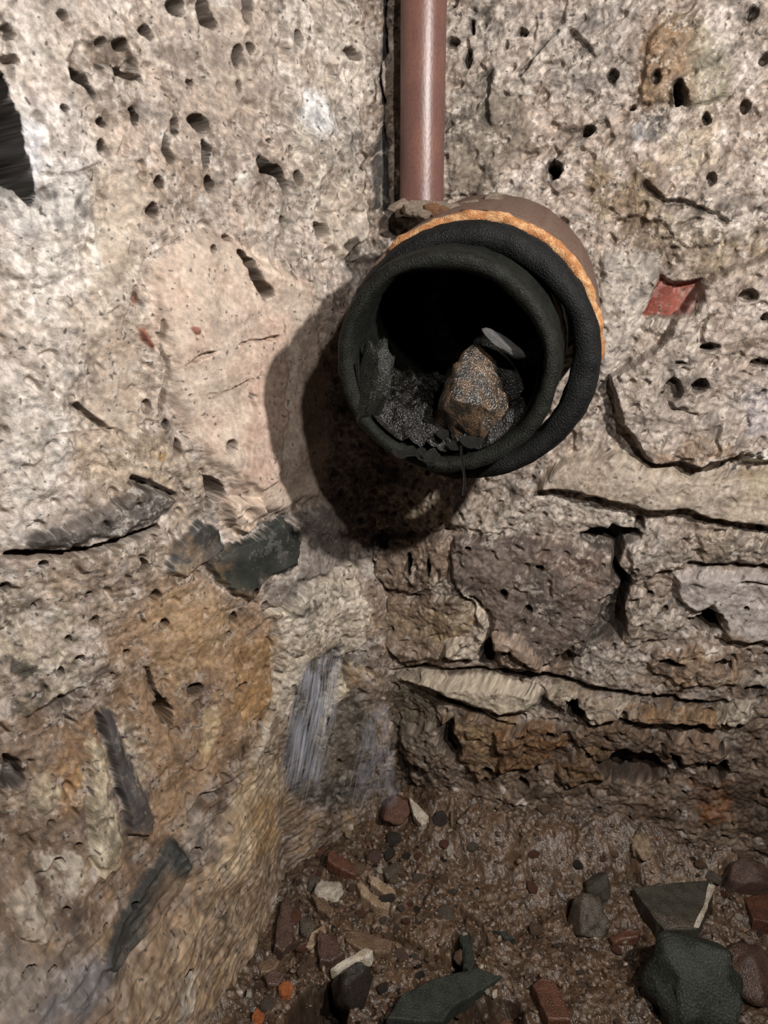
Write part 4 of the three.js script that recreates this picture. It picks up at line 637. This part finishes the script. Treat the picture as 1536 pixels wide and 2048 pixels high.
rock('seed_husk', 'narrow amber husk upright in the dirt right of the white chip', 903, 1634, 4, 12, 0.006, 'bone', 207, { cat: 'husk', facet: 0, amp: 0.08 });
rock('pebble', 'oval cream pebble on smooth dirt, left of a grey white one', 901, 1697, 10, 9, 0.004, 'pale', 208, { cat: 'pebble' });
rock('pebble', 'grey white pebble on smooth dirt, right of the cream one', 946, 1693, 11, 8, 0.004, 'grey', 209, { cat: 'pebble' });
rock('lime_lump', 'crumbly white lime lump on the rubble', 655, 1782, 30, 22, 0.007, 'pale', 210, { amp: 0.4, facet: 0, cat: 'lime' });
shard('bone_fragment', 'upper pale curved fragment of the pair beside the white lime', [735, 1758, 760, 1765, 790, 1785, 792, 1800, 770, 1798, 740, 1775], 0.006, 'bone', { cat: 'fragment' });
shard('bone_fragment', 'lower pale curved fragment of the pair beside the white lime', [712, 1775, 725, 1772, 745, 1795, 780, 1812, 775, 1828, 750, 1822, 722, 1798], 0.006, 'bone', { cat: 'fragment' });
shard('stone_chip', 'light grey jagged chip behind the pair of curved fragments', [760, 1752, 785, 1745, 800, 1740, 795, 1765, 805, 1775, 780, 1778], 0.005, 'grey');
shard('stone_chip', 'long pinkish brown shard beside the footing of the left wall', [560, 1800, 575, 1793, 584, 1840, 580, 1880, 560, 1902, 545, 1890, 550, 1840], 0.008, 'mauve', { rz: -0.2 });
shard('stone_chip', 'triangular mauve shard in the rubble above the dark hollow', [638, 1878, 662, 1890, 690, 1925, 664, 1944, 640, 1940, 634, 1910], 0.007, 'mauve');
shard('stone_chip', 'flat olive brown stone below the pair of curved fragments', [680, 1868, 735, 1878, 788, 1900, 780, 1924, 735, 1918, 700, 1900], 0.006, 'tan', { rz: 0.1 });
shard('stone_chip', 'long brown stone behind the white lime lump', [655, 1715, 690, 1728, 720, 1748, 708, 1762, 680, 1752, 652, 1736], 0.007, 'red', { rz: -0.12 });
shard('stone_chip', 'dull tan stone just under the white lime lump', [622, 1800, 650, 1808, 668, 1830, 664, 1848, 636, 1828], 0.006, 'tan');
shard('stone_chip', 'small grey chip left of the triangular mauve shard', [600, 1838, 622, 1832, 630, 1850, 618, 1880, 600, 1862], 0.006, 'grey');
shard('stone_chip', 'pale striped chip between pinkish and triangular shards', [622, 1868, 650, 1850, 652, 1868, 625, 1898, 608, 1900], 0.006, 'bone');
shard('stone_chip', 'rounded brown shard at the lower end of the pinkish one', [515, 1918, 540, 1898, 560, 1910, 545, 1932, 520, 1935], 0.006, 'tan');
shard('stone_chip', 'flat mauve stone above the orange pebble', [525, 1948, 552, 1935, 570, 1945, 560, 1968, 535, 1966], 0.006, 'mauve');
shard('bone_fragment', 'long pale bone like splinter lying over the dark hollow', [662, 1962, 690, 1945, 735, 1922, 748, 1930, 744, 1942, 710, 1952, 676, 1966], 0.006, 'pale', { sink: -0.004, rz: 0.12, cat: 'fragment' });
rock('stone', 'dark wet lump under the long pale splinter', 706, 1985, 42, 28, 0.016, 'dark', 216);
rock('pebble', 'bright orange pebble at the edge of the dark hollow', 570, 1975, 15, 10, 0.005, 'orange', 217, { cat: 'pebble', facet: 2 });
rock('pebble', 'orange pebble at the bottom edge under the footing', 515, 2036, 13, 12, 0.005, 'orange', 218, { cat: 'pebble', facet: 2 });
rock('pebble', 'small white pebble beside the footing, left of the orange one', 498, 1984, 9, 11, 0.004, 'pale', 219, { cat: 'pebble' });
shard('stone_chip', 'black slab on edge beside the open crack in the dirt', [918, 1868, 940, 1870, 950, 1930, 940, 1952, 928, 1940], 0.008, 'green', { sink: 0.003 });
shard('brick_fragment', 'orange red broken brick strip at the bottom edge', [1062, 1988, 1085, 1972, 1110, 1985, 1140, 2060, 1095, 2060], 0.012, 'red', { cat: 'brick' });
shard('brick_fragment', 'dull red brick flake left of the broken brick strip', [990, 2020, 1020, 1985, 1052, 1985, 1055, 2060, 990, 2060], 0.008, 'red', { cat: 'brick' });
shard('brick_fragment', 'smooth mauve red flake at the right edge of the floor', [1488, 1800, 1560, 1775, 1560, 1870, 1505, 1858], 0.010, 'red', { cat: 'brick' });
rock('stone', 'rounded grey brown stone left of the slate', 1172, 1835, 42, 40, 0.013, 'grey', 224);
rock('lime_lump', 'knobbly pale lime lump behind the slate', 1280, 1700, 18, 24, 0.006, 'bone', 225, { amp: 0.4, facet: 0, cat: 'lime' });
shard('stone_chip', 'thin dark green sliver in the dirt left of the rounded stone', [985, 1862, 1012, 1868, 1030, 1882, 1008, 1880], 0.004, 'green');
shard('stone_chip', 'pinkish flat chip between rounded stone and slate', [1218, 1880, 1250, 1866, 1282, 1868, 1275, 1882, 1240, 1888, 1225, 1895], 0.005, 'red');
rock('stone', 'big rough mauve stone on the right behind the slate', 1490, 1760, 48, 30, 0.012, 'mauve', 228);
rock('stone', 'brown stone at the lower right corner beside the green one', 1500, 1960, 60, 48, 0.015, 'mauve', 229);
rock('stone', 'olive stone behind the rounded grey brown stone', 1200, 1780, 32, 20, 0.009, 'slate', 230);
shard('rubber_scrap', 'blackish green flat scrap curving along the bottom edge', [770, 2065, 800, 2012, 865, 1976, 950, 1950, 1000, 1962, 965, 1990, 905, 2028, 880, 2065], 0.009, 'green', { sink: -0.001, rz: -0.1, cat: 'scrap' });
// small pebbles and chips, each one its own
const ANCHORS = [['white squarish chip', 838, 1640], ['amber husk', 903, 1640], ['oval cream pebble', 901, 1697], ['grey white pebble', 946, 1693], ['white lime lump', 655, 1782], ['pair of curved fragments', 755, 1795], ['long pinkish brown shard', 565, 1850], ['triangular mauve shard', 660, 1915], ['flat olive brown stone', 735, 1898], ['long brown stone behind the lime', 685, 1740], ['long pale splinter', 705, 1945], ['orange pebble by the hollow', 570, 1975], ['orange pebble under the footing', 515, 2036], ['black slab on edge', 935, 1910], ['broken brick strip', 1095, 2010], ['blackish green scrap', 880, 1990], ['tapered slate piece', 1345, 1840], ['rounded grey brown stone', 1172, 1835], ['knobbly lime lump', 1280, 1700], ['pinkish flat chip', 1250, 1878], ['dark green stone', 1385, 1980], ['rough mauve stone', 1490, 1760], ['thin green sliver', 1000, 1870], ['reddish stone by the white chip', 792, 1625]].map(([n, x, y]) => { const [u, v] = hit(FL, x, y); return [n, new THREE.Vector3(u, 0, v)]; });
{
  const r = rng(2024), all = [], spots = [], kinds = [['brown', 'small brown pebble half sunk in the wet dirt', 'brown pebbles in the dirt'], ['mauve', 'small mauve chip half sunk in the wet dirt', 'mauve chips in the dirt'], ['tan', 'small tan chip half sunk in the wet dirt', 'tan chips in the dirt'], ['grey', 'small grey pebble half sunk in the wet dirt', 'grey pebbles in the dirt'], ['dark', 'small blackish pebble half sunk in the wet dirt', 'blackish pebbles in the dirt'], ['red', 'small reddish chip half sunk in the wet dirt', 'reddish chips in the dirt'], ['pale', 'tiny whitish pebble half sunk in the wet dirt', 'whitish pebbles in the dirt'], ['bone', 'tiny cream chip half sunk in the wet dirt', 'cream chips in the dirt']];
  const protos = [...Array(8).keys()].map((k) => lumpGeo(300 + k, 2, 0.25, 1.5, 6));
  for (let tries = 0; tries < 4000 && spots.length < 190; tries++) {
    const left = r() < 0.5, x = left ? 500 + r() * 420 : 700 + r() * 830, y = left ? 1660 + r() * 380 : 1600 + r() * 440;
    if (x < 620 - (y - 1600) * 0.32 || (y < 1700 && x > 880 && r() < 0.8) || (x > 1250 && x < 1440 && y > 1770 && y < 1905) || (x > 560 && x < 690 && y > 1960)) continue;
    const s = 4 + 13 * Math.pow(r(), 2.2); if (spots.some((q) => Math.hypot(q[0] - x, (q[1] - y) * 1.3) < (q[2] + s) * 0.95)) continue; spots.push([x, y, s]);
    const q = r(), k = kinds[s > 11 ? Math.floor(q * 6) : q < 0.78 ? Math.floor(q * 7.6) : q < 0.9 ? 6 : 7], [u, v, d] = hit(FL, x, y), w = s * d / F, m = obj('pebble', protos[Math.floor(r() * 8)], TONES[k[0]], scene);
    m.scale.set(w * (0.8 + 0.5 * r()), w * (0.5 + 0.4 * r()), w * (0.9 + 0.6 * r())); m.rotation.set(r() * 0.6 - 0.3, r() * 6.28, r() * 0.6 - 0.3); m.position.set(u, hFloor(u, v) + w * 0.18, v); tag(m, k[1], 'pebble', k[2]); m.userData.tone = k[0]; all.push(m);
  }
  const word = { brown: 'brown', mauve: 'mauve', tan: 'tan', grey: 'grey', dark: 'blackish', red: 'reddish', pale: 'whitish', bone: 'cream' }, best = new Map();
  for (const [name, a] of ANCHORS) for (const tone in word) all.filter((m) => m.userData.tone === tone).map((m) => [m, m.position.distanceTo(a)]).sort((p, q) => p[1] - q[1]).forEach(([m, d], k) => { const s = k * 0.03 + d; if (k < 10 && d < 0.09 && (!best.has(m) || s < best.get(m)[0])) best.set(m, [s, `${word[tone]} small pebble ${ORD[k]} to the ${name}`]); });
  for (const m of all) { if (best.has(m)) m.userData.label = best.get(m)[1]; delete m.userData.tone; }
  // crumbs of dirt, past counting
  const N = 3500, c = new THREE.InstancedMesh(protos[3], new THREE.MeshStandardMaterial({ color: 0xffffff, roughness: 0.45 }), N), M4 = new THREE.Matrix4(), Q = new THREE.Quaternion(), E = new THREE.Euler(), S = new THREE.Vector3(), P = new THREE.Vector3(), pal = ['#6b5746', '#524233', '#7d6855', '#8a7766', '#46382c', '#75503f', '#a8998a'].map((q) => lin(q)), C = new THREE.Color();
  for (let i = 0; i < N; i++) { let u, v; do { u = -0.06 + r() * 0.31; v = -0.02 + r() * 0.19; } while (u * 0.866 + v * 0.5 < 0.012 + 0.4 * Math.max(0, v - 0.06)); const s = 0.0005 + 0.0013 * Math.pow(r(), 3); M4.compose(P.set(u, hFloor(u, v) + s * 0.2, v), Q.setFromEuler(E.set(r() * 6, r() * 6, r() * 6)), S.set(s, s * (0.6 + 0.5 * r()), s * (0.8 + r()))); c.setMatrixAt(i, M4); const q = pal[Math.floor(r() * pal.length * (r() < 0.25 ? 1 : 0.72))]; c.setColorAt(i, C.setRGB(q[0], q[1], q[2])); }
  c.name = 'dirt_crumbs'; c.userData.kind = 'stuff'; tag(c, 'fine brown crumbs of dirt strewn over the wet floor', 'dirt'); shadows(c); scene.add(c);
}
// ------------------------------------------------------------------ cobwebs in the corner
function web(label, corners, lift, threads, seed, fibreAlong, dens) {
  const t = thing('cobweb', label, 'cobweb'), r = rng(seed), N2 = 26, near = (x, y) => { const a = hit(LW, x, y), b = hit(BW, x, y); const d = dirOf(x, y); return camera.position.clone().addScaledVector(d, Math.min(a[2], b[2]) - lift); };
  const bil = (s, q) => { const x = (corners[0] * (1 - s) + corners[2] * s) * (1 - q) + (corners[6] * (1 - s) + corners[4] * s) * q, y = (corners[1] * (1 - s) + corners[3] * s) * (1 - q) + (corners[7] * (1 - s) + corners[5] * s) * q; return [x, y]; };
  const C = [[0, 0], [1, 0], [1, 1], [0, 1]].map(([s, q]) => near(...bil(s, q))), P = [], T = [], I = [];
  const pt = (s, q) => { const v = new THREE.Vector3(); v.addScaledVector(C[0], (1 - s) * (1 - q)).addScaledVector(C[1], s * (1 - q)).addScaledVector(C[2], s * q).addScaledVector(C[3], (1 - s) * q); v.z -= 0.006 * Math.sin(s * 3.14) * Math.sin(q * 3.14) ; v.x += 0.001 * ns(s * 4 + seed, q * 4); return v; };
  for (let j = 0; j <= N2; j++) for (let i = 0; i <= N2; i++) { const v = pt(i / N2, j / N2); P.push(v.x, v.y, v.z); T.push(i / N2, j / N2); }
  for (let j = 0; j < N2; j++) for (let i = 0; i < N2; i++) { const a = j * (N2 + 1) + i; I.push(a, a + 1, a + N2 + 1, a + 1, a + N2 + 2, a + N2 + 1); }
  const g = new THREE.BufferGeometry(); g.setAttribute('position', new THREE.Float32BufferAttribute(P, 3)); g.setAttribute('uv', new THREE.Float32BufferAttribute(T, 2)); g.setIndex(I); g.computeVertexNormals();
  const n = 256, d = new Uint8Array(n * n * 4);
  for (let y = 0; y < n; y++) for (let x = 0; x < n; x++) { const s = x / n, q = y / n, e = sst(0, 0.25, s) * sst(1, 0.75, s) * sst(0, 0.12, q) * sst(1, 0.8, q); let f = fibreAlong ? ns(s * 26 + ns(q * 3, s * 3), q * 3 + seed) + 0.6 * ns(s * 60, q * 7) : ns(s * 9 + seed, q * 9) + 0.6 * ns(s * 30, q * 30); const a = e * Math.max(0, dens * (0.55 + 0.75 * f + 0.5 * ns(s * 4, q * 4 + seed))); const rag = sst(-0.25, 0.25, 0.55 * e + 0.9 * ns(s * 3 + seed * 3, q * 4) + 0.4 * ns(s * 9, q * 5 + seed)); const o = (y * n + x) * 4; d[o] = d[o + 1] = d[o + 2] = Math.min(255, 255 * a * rag); d[o + 3] = 255; }
  const am = new THREE.DataTexture(d, n, n); am.magFilter = am.minFilter = THREE.LinearFilter; am.needsUpdate = true;
  const mat = new THREE.MeshStandardMaterial({ color: new THREE.Color(...lin('#c4c6d2', 0.85)), roughness: 0.9, transparent: true, alphaMap: am, side: THREE.DoubleSide });
  obj('web_sheet', g, mat, t);
  const tubes = [];
  for (let k = 0; k < threads; k++) { const s0 = r(), s1 = Math.min(1, Math.max(0, s0 + (r() - 0.5) * 0.5)), q0 = r() * 0.5, q1 = q0 + 0.25 + r() * 0.4; const A = pt(s0, q0), B = pt(s1, Math.min(1.05, q1)), Mx = A.clone().lerp(B, 0.5); Mx.z += 0.003 * (r() - 0.3); Mx.x += 0.004 * (r() - 0.5); Mx.y -= 0.002 * r(); tubes.push(new THREE.TubeGeometry(new THREE.CatmullRomCurve3([A, Mx, B]), 8, 0.00005 + 0.00006 * r(), 4)); }
  const th = obj('web_threads', mergeGeometries(tubes), plain('#a9abb4', 0.6), t); th.userData.kind = 'stuff';
}
web('dense bluish cobweb hanging down the left side of the wall corner', [600, 1300, 700, 1300, 640, 1620, 540, 1580], 0.006, 18, 11, true, 0.48);
web('thin dusty cobweb to the right of the corner above the rubble', [730, 1400, 780, 1390, 810, 1630, 690, 1630], 0.012, 16, 12, false, 0.22);

renderer.render(scene, camera);
